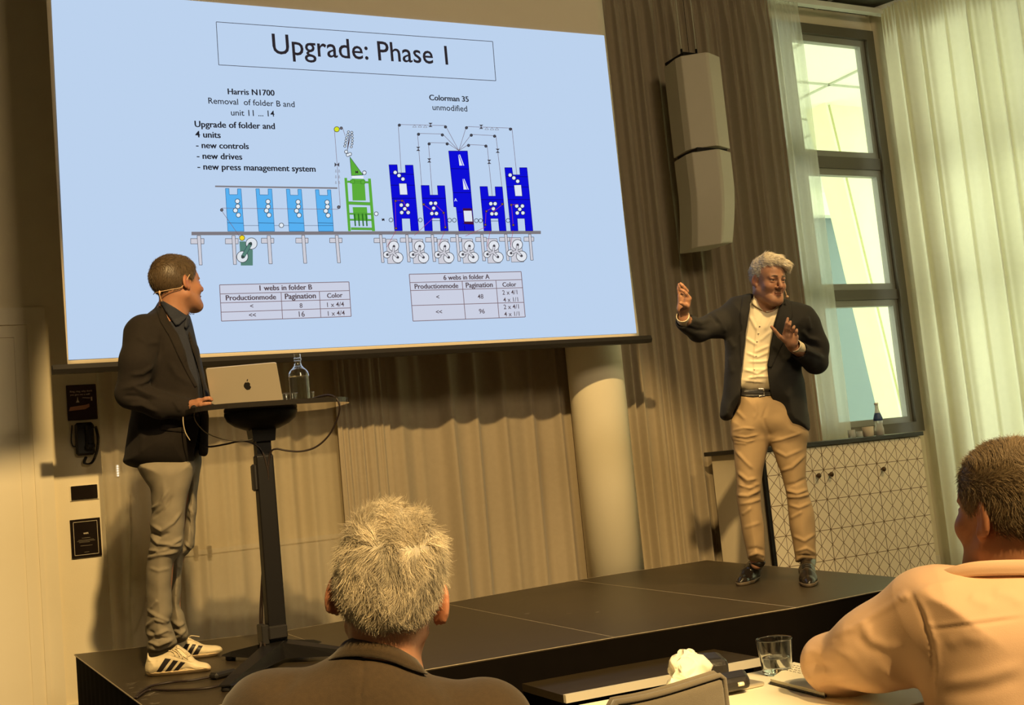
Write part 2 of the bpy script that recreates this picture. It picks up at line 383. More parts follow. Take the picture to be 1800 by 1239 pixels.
for k in range(4):
    q = [B_[k], B_[k + 1], F_[k + 1], F_[k]]; c = sum(q) / 4; q = [p + (c - p) / np.linalg.norm(c - p) * .003 for p in q]
    mb = MB().prism([p - np.array((0, 0, .002)) for p in q][::-1], (0, 0, -.005)).add([p for p in q], [(0, 3, 2, 1)], 0)
    for i in range(4):                                  # worn metal edge round each board
        p, r_ = q[i], q[(i + 1) % 4]; mb.tube([p - np.array((0, 0, .0015)), r_ - np.array((0, 0, .0015))], .0022, 4, 1, smooth=False)
    obj('stage_board', mb, [m_stage, m_edge], stage)
sk = MB(); per = B_ + F_[::-1]; per = [p + (sum(per) / 10 - p) * .004 for p in per]
n = len(per); V = []; fs = []
for i in range(n):
    p, q = per[i], per[(i + 1) % n]; L = np.linalg.norm(q - p); K = max(2, int(L / .02)); nn = np.cross((q - p) / L, (0, 0, 1)); b0 = len(V)
    for j in range(K + 1):
        s_ = j / K
        for z in (ST - .005, ST * .5, .004): V.append(p + (q - p) * s_ + nn * .006 * math.sin(j * .9) * (ST - z) + np.array((0, 0, z - ST)))
    fs += [(b0 + 3 * j + k, b0 + 3 * j + 3 + k, b0 + 3 * j + 4 + k, b0 + 3 * j + 1 + k) for j in range(K) for k in (0, 1)]
obj('stage_skirt', MB().add(V, fs, 0, True), m_skirt, stage)
# scuffs and tape scraps on the left board
sc_ = MB(); r_ = np.random.default_rng(4)
for k in range(26):
    p = atZ(205 + r_.uniform(0, 70), 1196 + r_.uniform(-3, 44), ST) if k < 20 else atZ(r_.uniform(900, 1200), r_.uniform(1040, 1100), ST); a = r_.uniform(-.4, .4); l = r_.uniform(.004, .022); w = .0012
    d = np.array((math.cos(a), math.sin(a), 0)); e = np.array((-d[1], d[0], 0)); up = np.array((0, 0, .0006))
    if p[0] > B_[0][0] + .03 + (p[1] - 6.4) * -.02: sc_.add([p - d * l - e * w + up, p + d * l - e * w + up, p + d * l + e * w + up, p - d * l + e * w + up], [(0, 1, 2, 3)])
tag(obj('scuff_marks', sc_, mat('pale_scuff', (.5, .44, .34), .8), stage), kind='stuff')
# step in front of the stage
zs = .33; P = [atZ(913, 1200, zs), atZ(1250, 1140, zs), atZ(1340, 1156, zs), atZ(990, 1222, zs)]
step = thing('stage_step', (2.6, 4.0, 0), 'black portable step with a bright metal front edge before the stage', 'step')
obj('tread', MB().prism(P[::-1], (0, 0, -.03)), m_stage, step)
ed = P[2] - P[3]; ed /= np.linalg.norm(ed); nr = np.array((ed[1], -ed[0], 0)); nr *= np.sign(nr @ (P[3] - P[0]))
q = [P[3] + nr * .0, P[2] + nr * .0, P[2] + nr * .022, P[3] + nr * .022]
obj('metal_edge', MB().prism([p + np.array((0, 0, .003)) for p in q][::-1], (0, 0, -.03)), m_alu, step)
bd = [P[0], P[1], P[2] - nr * .02, P[3] - nr * .02]; c = sum(bd) / 4; bd = [p + (c - p) * .06 - np.array((0, 0, .03)) for p in bd]
obj('step_body', MB().prism(bd[::-1], (0, 0, -.3)), m_skirt, step)
pb = P[3] * .97 + P[2] * .03 + np.array((0, 0, -.06))
obj('bracket', MB().prism([pb + nr * .002, pb + ed * .10 + nr * .002, pb + ed * .085 + np.array((0, 0, -.09)) + nr * .002, pb + np.array((0, 0, -.09)) + nr * .002], nr * .004), m_alu, step)

# ================================================================ projection screen with its slide
SY = 6.10
scr = thing('projection_screen', (2.4, SY, 1.9), 'large projection screen showing a bluish slide titled Upgrade Phase 1', 'screen')
m_fab = mat('matt_screen_cloth', (.80, .70, .55), .85, noise=.02)
fx0, fx1 = atY(81.5, 0, SY)[0], atY(1064, 62, SY)[0]; zb = atY(1141, 590, SY)[2]
V = []; Zs = np.linspace(zb - .04, 4.72, 40)
for z in Zs:
    u = (z - zb) / (4.7 - zb); cu = .022 * math.exp(-((u - .28) / .22) ** 2); d = .03 * math.exp(-((u - .28) / .2) ** 2)
    for s_, yy in ((0, d * .6), (.02, d * .2), (.06, 0), (.5, 0), (.94, 0), (.98, d * .2), (1, d * .6)):
        x = fx0 + (fx1 - fx0) * s_; x += cu * (1 if s_ < .5 else 1.0) * (1 if s_ in (0, .02) else 0) * 0 + (.014 * (1 - u) if s_ > .97 else 0)
        V.append((x, SY + yy, z))
fs = [(i * 7 + j, i * 7 + j + 1, i * 7 + j + 8, i * 7 + j + 7) for i in range(39) for j in range(6)]
so_ = obj('screen_fabric', MB().add(V, fs, 0, True), m_fab, scr)
md = so_.modifiers.new('thickness', 'SOLIDIFY'); md.thickness = .002; md.offset = 1
b0, b1 = atY(92, 650, SY), atY(1142, 596, SY)
h_ = .023; m_bar = mat('black_bar_paint', (.020, .017, .014), .55, noise=.1, spec=.3)
bar = MB()
prof = [(-.018, h_), (.028, h_), (.032, .010), (.030, -h_), (-.018, -h_), (-.030, -.002)]
bar.add([(b_[0], SY + y, b_[2] + z) for b_ in (b0, b1) for y, z in prof], [tuple(range(6)), tuple(range(11, 5, -1))] + [(i, i + 6, (i + 1) % 6 + 6, (i + 1) % 6) for i in range(6)])
obj('weight_bar', bar, m_bar, scr)
obj('roller_case', MB().box((fx0 - .1, SY - .08, 4.66), (fx1 + .1, SY + .1, CEIL - .05), bev=.02), m_white, scr)

# the projected picture: one mesh, flat colours, drawn on the cloth
SLC = {}; SLM = []
def scol(r, g, b):
    k = (r, g, b)
    if k not in SLC:
        SLC[k] = len(SLM); SLM.append(mat('projected_%d_%d_%d' % k, (.0, .0, .0), .9, emit=srgb(*k), estr=1.0))
    return SLC[k]
SL = MB()
def S(x, y, l=0): return atY(x, y, SY - .004 - l * .0005)
def spoly(pts, col, l=1): SL.add([S(x, y, l) for x, y in pts], [tuple(range(len(pts)))], scol(*col))
def sline(p, q, w, col=(60, 50, 55), l=4):
    p, q = np.array(p, float), np.array(q, float); d = q - p; d /= np.linalg.norm(d) + 1e-9; n = np.array((-d[1], d[0])) * w / 2
    spoly([p - n, q - n, q + n, p + n], col, l)
def sloop(pts, w=1., col=(45, 40, 60), l=3):
    for a, b in zip(pts, pts[1:] + pts[:1]): sline(a, b, w, col, l)
def scirc(c, r, fill=(225, 235, 245), st=(40, 40, 50), w=1., l=5):
    a = np.linspace(0, 2 * math.pi, 20, endpoint=False)
    if st: spoly([(c[0] + (r + w / 2) * math.cos(t), c[1] + (r + w / 2) * math.sin(t)) for t in a], st, l)
    if fill: spoly([(c[0] + (r - w / 2) * math.cos(t), c[1] + (r - w / 2) * math.sin(t)) for t in a], fill, l + 1)
_tc = {}
def glyphs(txt, bold):
    if (txt, bold) in _tc: return _tc[(txt, bold)]
    cu = bpy.data.curves.new('lettering', 'FONT'); cu.body = txt; cu.resolution_u = 3
    cu.offset = .007 if bold else .007
    o = bpy.data.objects.new('lettering', cu); COL.objects.link(o); bpy.context.view_layer.update()
    dg = bpy.context.evaluated_depsgraph_get(); me = o.evaluated_get(dg).to_mesh()
    v = np.array([tuple(x.co)[:2] for x in me.vertices]); fcs = [tuple(p.vertices) for p in me.polygons]
    o.evaluated_get(dg).to_mesh_clear(); bpy.data.objects.remove(o); bpy.data.curves.remove(cu)
    v[:, 0] -= v[:, 0].min(); _tc[(txt, bold)] = (v, fcs); return v, fcs
def put_text(mb, txt, O, E, up, mi, bold=False, tall=1., nrm=(0, 0, 0)):
    v, fcs = glyphs(txt, bold); w = v[:, 0].max(); ax = (np.asarray(E) - np.asarray(O)) / w; uv = np.asarray(up, float) * np.linalg.norm(ax) * tall
    for k in ((-.022, 0, .022) if bold else (0,)): mb.add([np.asarray(O) + ax * (a + k) + uv * (b + abs(k) * .2) + np.asarray(nrm) + np.array((0, -abs(k + .01) * .002, 0)) for a, b in v], fcs, mi)
def stext(txt, p, q, bold=False, col=(45, 40, 45), tall=1., l=6): put_text(SL, txt, S(*p, l), S(*q, l), (0, 0, 1), scol(*col), bold, tall)
BG = (188, 210, 238)
spoly([(89.5, -8), (230, -8), (1062, 62.3), (1119, 585.5), (120.5, 632.5)], BG, 0)
for q in ([(380, 38.5), (866, 73), (871.5, 142), (384.5, 114)],): sloop(q, 1.1, (70, 70, 80))
stext('Upgrade: Phase 1', (480, 94), (788, 113.5), tall=1.06)
Bq = lambda x, y: (320 + x / 3.4417, 120 + y / 3.4417)
Cq = lambda x, y: (640 + x / 4.129, 180 + y / 4.129)
Dq = lambda x, y: (360 + x / 3., 460 + y / 3.)
for t, p, q, b in (('Harris N1700', (278, 157), (560, 166), 1), ('Removal  of folder B and', (160, 213), (682, 235), 0), ('unit 11 ... 14', (297, 285), (560, 292), 0), ('Upgrade of folder and', (78, 355), (562, 368), 1), ('4 units', (82, 417), (234, 422), 1), ('- new controls', (86, 482), (404, 489), 1), ('- new drives', (91, 547), (364, 553), 1), ('- new press management system', (95, 612), (808, 626), 1)):
    stext(t, Bq(*p), Bq(*q), bool(b), (35, 35, 42))
stext('Colorman 35', (755, 176), (824, 179), True, (35, 35, 42)); stext('unmodified', Cq(498, 55), Cq(750, 66), False, (35, 35, 42))
stext('ed', (332, 553), (341.5, 552.6)); stext('d', (332, 576), (336.3, 575.8))
LB, DK, GY, DB, GR = (88, 176, 240), (35, 45, 75), (125, 120, 125), (14, 14, 214), (92, 172, 58)
LG, TK = (205, 205, 215), (70, 68, 75)
def sconv(cv, pts): return [cv(*p) for p in pts]
sline(Bq(200, 714), Bq(940, 725), 2.6, GY, 2)
U = [((262, 727), (284, 727), (286, 764), (335, 764), (335, 729), (357, 729), (375, 986), (277, 986), 371, ((335, 804), (337, 835), (323, 860), (341, 888))),
     ((446, 729), (468, 729), (470, 765), (521, 766), (520, 730), (543, 730), (560, 986), (465, 986), 557, ((520, 806), (521, 836), (511, 861), (526, 888))),
     ((630, 731), (652, 731), (655, 767), (702, 768), (700, 732), (722, 732), (741, 986), (648, 986), 738, ((702, 808), (704, 836), (693, 862), (708, 889))),
     ((806, 734), (828, 734), (831, 768), (881, 769), (878, 735), (900, 735), (917, 986), (826, 986), 914, ((878, 810), (880, 837), (870, 863), (884, 890)))]
for u in U:
    p = u[:8]; q = sconv(Bq, p)
    for i_ in ((0, 1, 2, 7), (2, 3, 6, 7), (3, 4, 5, 6)): spoly([q[k] for k in i_], LB, 2)
    sloop(q, .7, (40, 90, 140), 3)
    e = np.array(p[7]) + (np.array(p[0]) - np.array(p[7])) * .2; sline(Bq(e[0], 935), Bq(u[8], 937), .8, DK)
    for c in u[9]: scirc(Bq(*c), 4.0)
for a, b in (((371, 951), (465, 951)), ((557, 951), (648, 951)), ((740, 951), (915, 951))): sline(Bq(*a), Bq(*b), .6, DK, 3)
scirc(Bq(601, 950), 4.)
sline(Bq(240, 846), Bq(945, 853), .7, (120, 90, 95)); sline(Bq(240, 862), Bq(350, 1020), .7, (120, 90, 95))
scirc(Bq(240, 857), 2.4, (110, 105, 110)); scirc(Bq(948, 840), 2.6, (110, 105, 110))
sline(Bq(922, 372), Bq(958, 838), .7, (120, 90, 95)); scirc(Bq(936, 369), 4.6, (215, 225, 40)); scirc(Bq(963, 362), 2.3, (110, 105, 110)); sline(Bq(972, 364), Bq(988, 410), .7, (120, 90, 95))
for c in ((1007, 385), (1003, 402), (995, 420), (992, 437), (988, 454), (985, 471), (1027, 388), (1029, 404), (1030, 422), (1030, 440), (1028, 457), (1024, 475)): scirc(Bq(*c), 1.9)
for x in (1010, 1016, 1022): sline(Bq(x, 398), Bq(1000, 495), .8, (70, 45, 45), 4)
for c in ((993, 505), (1003, 524), (1016, 519)): scirc(Bq(*c), 2.9)
spoly(sconv(Bq, [(1015, 535), (1095, 645), (1025, 650)]), GR, 2); sloop(sconv(Bq, [(1015, 535), (1095, 645), (1025, 650)]), .7, DK)
spoly(sconv(Bq, [(1027, 650), (1097, 652), (1098, 666), (1028, 664)]), (235, 240, 245), 3); scirc(Bq(1103, 632), 3.4); scirc(Bq(1175, 880), 3.4)
spoly(sconv(Bq, [(982, 663), (998, 663), (1021, 985), (1005, 985)]), GR, 2); spoly(sconv(Bq, [(1125, 667), (1142, 667), (1168, 985), (1150, 985)]), GR, 2)
spoly(sconv(Bq, [(1026, 668), (1103, 670), (1112, 800), (1032, 800)]), GR, 2); spoly(sconv(Bq, [(1032, 840), (1118, 840), (1125, 925), (1040, 915)]), GR, 2)
DG = (45, 110, 35)
for a, b, w in (((1000, 686), (1130, 690), 2.6), ((1008, 815), (1138, 820), 4.4), ((1012, 880), (1152, 882), 2.2), ((1014, 916), (1155, 918), 2.2), ((1022, 970), (1152, 972), 3.4)): sline(Bq(*a), Bq(*b), w + 1, DG, 3); sline(Bq(*a), Bq(*b), w, GR, 4)
for x in (1043, 1067, 1091, 1113): sline(Bq(x, 880), Bq(x + 6, 955), 2.4, DG, 5)
for c in ((1031, 685), (1095, 688)): spoly(sconv(Bq, [(c[0] - 12, c[1] - 11), (c[0] + 12, c[1] - 11), (c[0] + 12, c[1] + 11), (c[0] - 12, c[1] + 11)]), GR, 5); sloop(sconv(Bq, [(c[0] - 12, c[1] - 11), (c[0] + 12, c[1] - 11), (c[0] + 12, c[1] + 11), (c[0] - 12, c[1] + 11)]), .6, DG, 6)
stext('M', Bq(1050, 636), Bq(1065, 636), True); stext('M', Bq(1210, 922), Bq(1223, 922), True); stext('M', Cq(133, 860), Cq(148, 860), True)
for y in (620, 655, 690): 
    for x in (930, 950): sloop(sconv(Bq, [(x, y - 8), (x + 5, y + 8), (x - 3, y + 8)]), .5, GY)
def hour(cv, x, y, s, vert=False):
    for k in (-1, 1):
        spoly(sconv(cv, [(x, y), (x + (k * s if not vert else -s), y + (-s if not vert else k * s)), (x + (k * s if not vert else s), y + (s if not vert else k * s))]), TK, 5)
hour(Bq, 937, 583, 14)
spoly([Bq(57, 989), Cq(1283, 932), Cq(1283, 955), Bq(57, 1010)], GY, 2)
def post(cv, bar_, pst, y1):
    spoly(sconv(cv, [(bar_[0], bar_[1]), (bar_[2], bar_[1]), (bar_[2], bar_[3]), (bar_[0], bar_[3])]), LG, 1); sloop(sconv(cv, [(bar_[0], bar_[1]), (bar_[2], bar_[1]), (bar_[2], bar_[3]), (bar_[0], bar_[3])]), .8, TK, 2)
    q = sconv(cv, [(pst[0], pst[4]), (pst[1], pst[4]), (pst[3], y1), (pst[2], y1)]); spoly(q, LG, 3); sloop(q, .8, TK, 4)
for a, b, y1 in (((52, 1030, 133, 1062), (91, 112, 104, 122, 1012), 1190), ((262, 1030, 340, 1062), (301, 321, 311, 330, 1012), 1187), ((480, 1028, 555, 1058), (514, 535, 526, 546, 1012), 1183), ((688, 1027, 763, 1057), (723, 742, 736, 755, 1010), 1180), ((893, 1027, 968, 1055), (926, 945, 940, 959, 1010), 1177)): post(Bq, a, b, y1)
spoly(sconv(Bq, [(347, 1047), (381, 1047), (428, 1100), (428, 1193), (356, 1193)]), (88, 130, 118), 5)
scirc(Bq(420, 1060), 10, (222, 228, 235), l=6); scirc(Bq(365, 1140), 10, (222, 228, 235), l=6)
sline(Bq(415, 1060), Bq(367, 1142), 7, DK, 8); sline(Bq(415, 1060), Bq(367, 1142), 5.6, (88, 130, 118), 9); scirc(Bq(363, 1026), 4.6, (240, 215, 40), l=8)
scirc(Bq(415, 1060), 2.2, (60, 80, 75), l=10); scirc(Bq(367, 1142), 2.2, (60, 80, 75), l=10)
WH = (222, 230, 243)
def tower(p, hole, lines, cs_, r=3.5):
    q = sconv(Cq, p)
    for i_ in ((0, 1, 2, 11), (3, 4, 5, 6), (2, 3, 8, 9)): pass
    n = len(q)
    if n == 12:
        for i_ in ((0, 1, 2, 9, 10, 11), (2, 3, 8, 9), (3, 4, 5, 6, 7, 8)): spoly([q[k] for k in i_], DB, 2)
    else: spoly(q, DB, 2)
    sloop(q, .7, (15, 10, 90), 3)
    if hole: spoly(sconv(Cq, hole), WH, 4); sloop(sconv(Cq, hole), .7, DK, 5)
    for a, b in lines: sline(Cq(*a), Cq(*b), .8, (10, 8, 80), 3)
    for c in cs_: scirc(Cq(*c), r)
tower([(180, 452), (240, 452), (245, 512), (302, 510), (298, 455), (355, 455), (397, 932), (340, 932), (333, 842), (273, 842), (278, 932), (222, 932)], [(253, 588), (308, 588), (316, 670), (260, 670)], [((186, 518), (362, 522)), ((192, 600), (368, 600)), ((200, 695), (376, 695))], [(226, 508), (254, 530), (282, 556), (270, 745), (315, 745), (295, 772), (273, 799), (320, 799)])
tower([(1020, 473), (1073, 473), (1080, 525), (1132, 525), (1128, 473), (1182, 473), (1226, 932), (1172, 932), (1165, 842), (1112, 842), (1118, 932), (1065, 932)], [(1088, 600), (1140, 598), (1148, 680), (1097, 680)], [((1026, 538), (1188, 540)), ((1034, 612), (1195, 614)), ((1046, 705), (1204, 705))], [(1060, 527), (1087, 548), (1115, 572), (1108, 752), (1149, 752), (1130, 775), (1112, 802), (1153, 802)])
tower([(413, 602), (472, 602), (478, 672), (537, 672), (531, 604), (585, 604), (612, 932), (556, 932), (550, 840), (492, 840), (497, 932), (440, 932)], None, [((421, 695), (592, 695)), ((492, 858), (551, 858))], [(485, 732), (518, 732), (505, 768), (492, 806), (525, 806)])
tower([(840, 610), (895, 610), (903, 680), (955, 680), (950, 612), (1003, 612), (1032, 932), (982, 932), (973, 842), (918, 842), (925, 932), (870, 932)], None, [((848, 705), (1010, 705)), ((918, 860), (974, 860))], [(920, 735), (951, 735), (938, 771), (928, 808), (958, 808)])
tower([(613, 352), (750, 352), (800, 932), (687, 932), (668, 760), (650, 757), (645, 655)], None, [((628, 480), (760, 484)), ((645, 655), (775, 655)), ((716, 880), (796, 885)), ((728, 895), (732, 930)), ((712, 795), (680, 795))], [])
for q in ([(683, 380), (696, 378), (727, 458), (692, 458)], [(715, 555), (728, 555), (760, 632), (722, 632)]): spoly(sconv(Cq, q), WH, 4); sline(Cq(q[0][0] + 4, q[0][1]), Cq(q[2][0] - 10, q[2][1]), 1.2, DB, 6)
spoly(sconv(Cq, [(716, 768), (782, 768), (796, 885), (726, 880)]), (70, 20, 60), 4); spoly(sconv(Cq, [(722, 786), (780, 786), (787, 864), (729, 864)]), WH, 5)
stext('A', Cq(655, 718), Cq(676, 718), False, (230, 240, 250))
for c in ((195, 853), (408, 853), (620, 855), (655, 855), (815, 858), (846, 858), (1045, 857)): scirc(Cq(*c), 3.4, BG, l=1)
for pl_ in (((270, 512), (248, 160), (590, 168), (688, 350)), ((418, 602), (388, 225), (570, 229), (688, 350)), ((495, 672), (467, 292), (603, 294), (688, 350)), ((1108, 525), (1073, 187), (742, 175), (688, 350)), ((1000, 612), (957, 242), (778, 232), (688, 350)), ((930, 680), (893, 312), (757, 306), (688, 350))):
    for a, b in zip(pl_, pl_[1:]): sline(Cq(*a), Cq(*b), .7, (110, 85, 95), 4)
for c in ((256, 165), (591, 178), (395, 231), (568, 236), (472, 301), (603, 301), (743, 184), (1062, 194), (778, 238), (947, 245), (758, 312), (884, 317)): scirc(Cq(*c), 2.2, (75, 75, 82), l=6)
for x, y, v in ((482, 163, 1), (850, 177, 1), (393, 337, 0), (473, 421, 0), (908, 431, 0), (970, 351, 0)): hour(Cq, x, y, 15, not v) if not v else hour(Cq, x, y, 15, True)
for x, y in ((366, 172), (405, 172), (444, 174), (890, 190), (928, 191), (964, 192)): sloop(sconv(Cq, [(x, y - 8), (x + 14, y + 8), (x - 14, y + 8)]), .6, GY)
RD_ = (165, 60, 90)
for a, b in (((225, 712), (232, 912)), ((225, 712), (285, 712)), ((285, 712), (320, 800)), ((232, 930), (165, 1050)), ((430, 740), (500, 790)), ((505, 835), (365, 965)), ((518, 742), (580, 800)), ((580, 800), (590, 905)), ((585, 935), (540, 1040)), ((1005, 740), (930, 800)), ((885, 790), (940, 760)), ((885, 790), (880, 890)), ((880, 905), (735, 970)), ((1070, 742), (1082, 890)), ((1082, 930), (1060, 1050)), ((915, 935), (890, 1060)), ((1070, 742), (1120, 740))): sline(Cq(*a), Cq(*b), .7, RD_, 7)
for c in ((229, 715), (275, 714), (232, 914), (433, 740), (577, 801), (590, 906), (1003, 738), (888, 790), (880, 888), (1068, 744), (1083, 890)): scirc(Cq(*c), 1.9, (150, 100, 80), l=8)
for a, b, y1 in (((72, 985, 155, 1018), (110, 130, 127, 146, 960), 1162), ((263, 983, 345, 1015), (300, 320, 316, 336, 960), 1158), ((446, 981, 528, 1013), (485, 504, 501, 521, 960), 1155), ((627, 981, 706, 1012), (664, 684, 681, 701, 958), 1153), ((810, 979, 888, 1010), (845, 864, 861, 882, 958), 1150), ((982, 979, 1057, 1008), (1018, 1037, 1036, 1055, 956), 1148), ((1160, 977, 1232, 1008), (1193, 1211, 1209, 1228, 956), 1145)): post(Cq, a, b, y1)
for k, (dx_, dy_) in enumerate(((0, 0), (187, 0), (370, 0), (548, -2), (727, -3), (898, -11))):
    g_ = lambda x, y: Cq(x + dx_, y + dy_)
    spoly([g_(160, 992), g_(238, 992), g_(262, 1168), g_(172, 1170)], LG, 5); sloop([g_(160, 992), g_(238, 992), g_(262, 1168), g_(172, 1170)], .7, TK, 6)
    for c, r in (((215, 1043), 9.0), ((245, 1127), 9.2), ((165, 1105), 6.0)): scirc(g_(*c), r, (226, 230, 238), l=7)
    for c in ((217, 1043), (245, 1125), (168, 1105)): sline(g_(210, 1090), g_(*c), 4.6, TK, 9); sline(g_(210, 1090), g_(*c), 3.2, LG, 10); scirc(g_(*c), 1.6, (90, 85, 90), l=11)
TB, TL = (203, 208, 226), (120, 95, 100)
def stable(o, rows, cols, texts):
    spoly(sconv(Dq, o), TB, 2); sloop(sconv(Dq, o), 1.2, TL, 4)
    for a, b in rows + cols: sline(Dq(*a), Dq(*b), 1.1, TL, 4)
    for t, p, q, b in texts: stext(t, Dq(*p), Dq(*q), bool(b), (85, 70, 75))
stable([(78, 122), (760, 106), (772, 288), (88, 313)], [((82, 170), (764, 152)), ((84, 217), (766, 198)), ((86, 266), (770, 243))], [((402, 161), (410, 300)), ((604, 156), (612, 294))],
       [('1 webs in folder B', (290, 152), (566, 146), 1), ('Productionmode', (112, 204), (376, 198), 1), ('Pagination', (424, 197), (586, 192), 1), ('Color', (646, 191), (727, 187), 1), ('<', (240, 245), (256, 245), 1), ('8', (501, 243), (516, 242), 0), ('1 x 4/4', (646, 239), (735, 235), 0), ('<<', (234, 293), (270, 292), 1), ('16', (497, 290), (528, 289), 0), ('1 x 4/4', (650, 285), (739, 281), 0)])
stable([(1078, 66), (1668, 52), (1690, 291), (1098, 313)], [((1082, 110), (1672, 94)), ((1086, 152), (1676, 137)), ((1092, 231), (1683, 214))], [((1357, 103), (1375, 302)), ((1535, 98), (1552, 296))],
       [('6 webs in folder A', (1260, 96), (1502, 90), 1), ('Productionmode', (1108, 143), (1337, 138), 1), ('Pagination', (1378, 137), (1519, 133), 1), ('Color', (1571, 132), (1643, 130), 1), ('<', (1222, 197), (1237, 197), 1), ('48', (1440, 195), (1470, 194), 0), ('2 x 4/1', (1570, 174), (1649, 171), 0), ('4 x 1/1', (1575, 212), (1653, 209), 0), ('<<', (1220, 276), (1252, 275), 1), ('96', (1447, 273), (1477, 272), 0), ('2 x 4/1', (1577, 250), (1657, 247), 0), ('4 x 1/1', (1580, 288), (1660, 285), 0)])
obj('projected_slide', SL, SLM, scr)
# ================================================================ wall fittings at the left
PY = WY - .002
def wq(x0, y0, x1, y1, d0, d1):                         # box on the back wall between two pixels
    a, b = atY(x0, y0, PY), atY(x1, y1, PY); return (min(a[0], b[0]), PY - d1, min(a[2], b[2])), (max(a[0], b[0]), PY - d0, max(a[2], b[2]))
m_poster = mat('dark_poster', (.035, .012, .012), .35, noise=.3, nscale=9)
m_pink = mat('poster_print', (.55, .26, .17), .6); m_pale = mat('poster_lettering', (.62, .50, .40), .6)
lo, hi = wq(119, 740, 168, 675, 0, .012)
ps = thing('wall_poster', ((lo[0] + hi[0]) / 2, PY, lo[2]), 'small dark poster with pale lettering above the wall telephone', 'poster')
obj('poster_board', MB().box(lo, hi, bev=.003), m_poster, ps)
pm = MB(); W_, H_ = hi[0] - lo[0], hi[2] - lo[2]; yy = lo[1] - .0012
pp = lambda u, v: np.array((lo[0] + W_ * u, yy, lo[2] + H_ * v))
put_text(pm, "Ring, ring, why don't", pp(.12, .79), pp(.86, .79), (0, 0, 1), 1, True)
put_text(pm, 'you give me a call?', pp(.12, .70), pp(.78, .70), (0, 0, 1), 1, True)
pm.add([pp(*q) for q in ((.3, .5), (.42, .5), (.36, .6))], [(0, 1, 2)], 1).add([pp(*q) for q in ((.34, .58), (.38, .58), (.36, .67))], [(0, 1, 2)], 1)
pm.add([pp(*q) for q in ((.05, .27), (.6, .30), (.74, .36), (.74, .45), (.6, .42), (.1, .38))], [(0, 1, 2, 3, 4, 5)], 0)
pm.add([pp(*q) for q in ((.80, .53), (.85, .53), (.85, .64), (.80, .64))], [(0, 1, 2, 3)], 1).add([pp(*q) for q in ((.52, .62), (.78, .60), (.78, .62), (.52, .635))], [(0, 1, 2, 3)], 1)
obj('poster_print', pm, [m_pink, m_pale], ps)
tb_ = atY(150, 802, PY); tt = atY(146, 742, PY)
ph = thing('wall_telephone', (tb_[0], PY, tb_[2]), 'black wall telephone with a coiled cord below the small poster', 'telephone')
x0, x1, z0, z1 = tb_[0] - .052, tb_[0] + .050, tb_[2] + .005, tt[2] - .004
obj('telephone_body', MB().box((x0, PY - .045, z0), (x1, PY, z1), bev=.012), m_black, ph)
obj('handset', MB().box((x0 + .055, PY - .085, z0 + .03), (x0 + .098, PY - .04, z1 - .01), bev=.014).box((x0 + .05, PY - .09, z0 + .03), (x0 + .10, PY - .035, z0 + .07), bev=.012).box((x0 + .05, PY - .09, z1 - .05), (x0 + .10, PY - .035, z1 - .01), bev=.012), m_dark, ph)
t = np.linspace(0, 1, 260); ctr = spline([(x1 + .012, PY - .04, z1 - .03), (x1 + .022, PY - .03, (z0 + z1) / 2), (x1 + .012, PY - .03, z0 + .02), (x1 - .02, PY - .03, z0 - .045), (x1 - .06, PY - .03, z0 - .045), (x1 - .05, PY - .03, z0 - .01)], 52)[:260]
coil = ctr + np.stack([.007 * np.cos(t * 330), .007 * np.sin(t * 330), .003 * np.sin(t * 330)], 1)[:len(ctr)]
obj('coiled_cord', MB().tube(coil, .0028, 5), m_black, ph)
obj('cord', MB().tube(spline([(x0 - .012, PY - .012, z1 - .01), (x0 - .02, PY - .012, (z0 + z1) / 2), (x0 - .014, PY - .012, z0 + .06), (x0 + .0, PY - .012, z0 + .055)], 8), .004, 6), m_black, ph)
lo, hi = wq(125, 879, 170, 851, .004, .02)
pn = thing('wall_display', ((lo[0] + hi[0]) / 2, PY, lo[2]), 'small blank black rectangular control panel on the cream wall', 'panel')
obj('panel_face', MB().box(lo, hi, bev=.003), mat('black_gloss', (.012, .008, .006), .15), pn)
obj('panel_frame', MB().box((lo[0] - .006, PY - .006, lo[2] - .008), (hi[0] + .008, PY, hi[2] + .003), bev=.002), m_trim, pn)
lo, hi = wq(126, 982, 175, 909, 0, .014)
fr = thing('framed_notice', ((lo[0] + hi[0]) / 2, PY, lo[2]), 'black framed notice with a thin white border low on the cream wall', 'notice')
obj('frame', MB().box(lo, hi, bev=.002), mat('black_gloss', (.012, .008, .006), .15), fr)
W_, H_ = hi[0] - lo[0], hi[2] - lo[2]; yy = lo[1] - .0012; pm = MB()
for u0, v0, u1, v1 in ((.1, .925, .9, .935), (.1, .065, .9, .075), (.1, .065, .112, .935), (.888, .065, .9, .935)): pm.add([pp(u0, v0), pp(u1, v0), pp(u1, v1), pp(u0, v1)], [(0, 1, 2, 3)], 0)
put_text(pm, 'WIFI', pp(.42, .60), pp(.58, .60), (0, 0, 1), 0, True)
for v, u0, u1 in ((.50, .36, .64), (.45, .24, .76), (.42, .2, .8), (.39, .26, .62), (.30, .3, .7), (.13, .42, .58)):
    pm.add([pp(u0, v), pp(u1, v), pp(u1, v + .008), pp(u0, v + .008)], [(0, 1, 2, 3)], 1)
obj('notice_print', pm, [mat('notice_lettering', (.62, .56, .42), .6), mat('notice_small_print', (.2, .17, .12), .6)], fr)

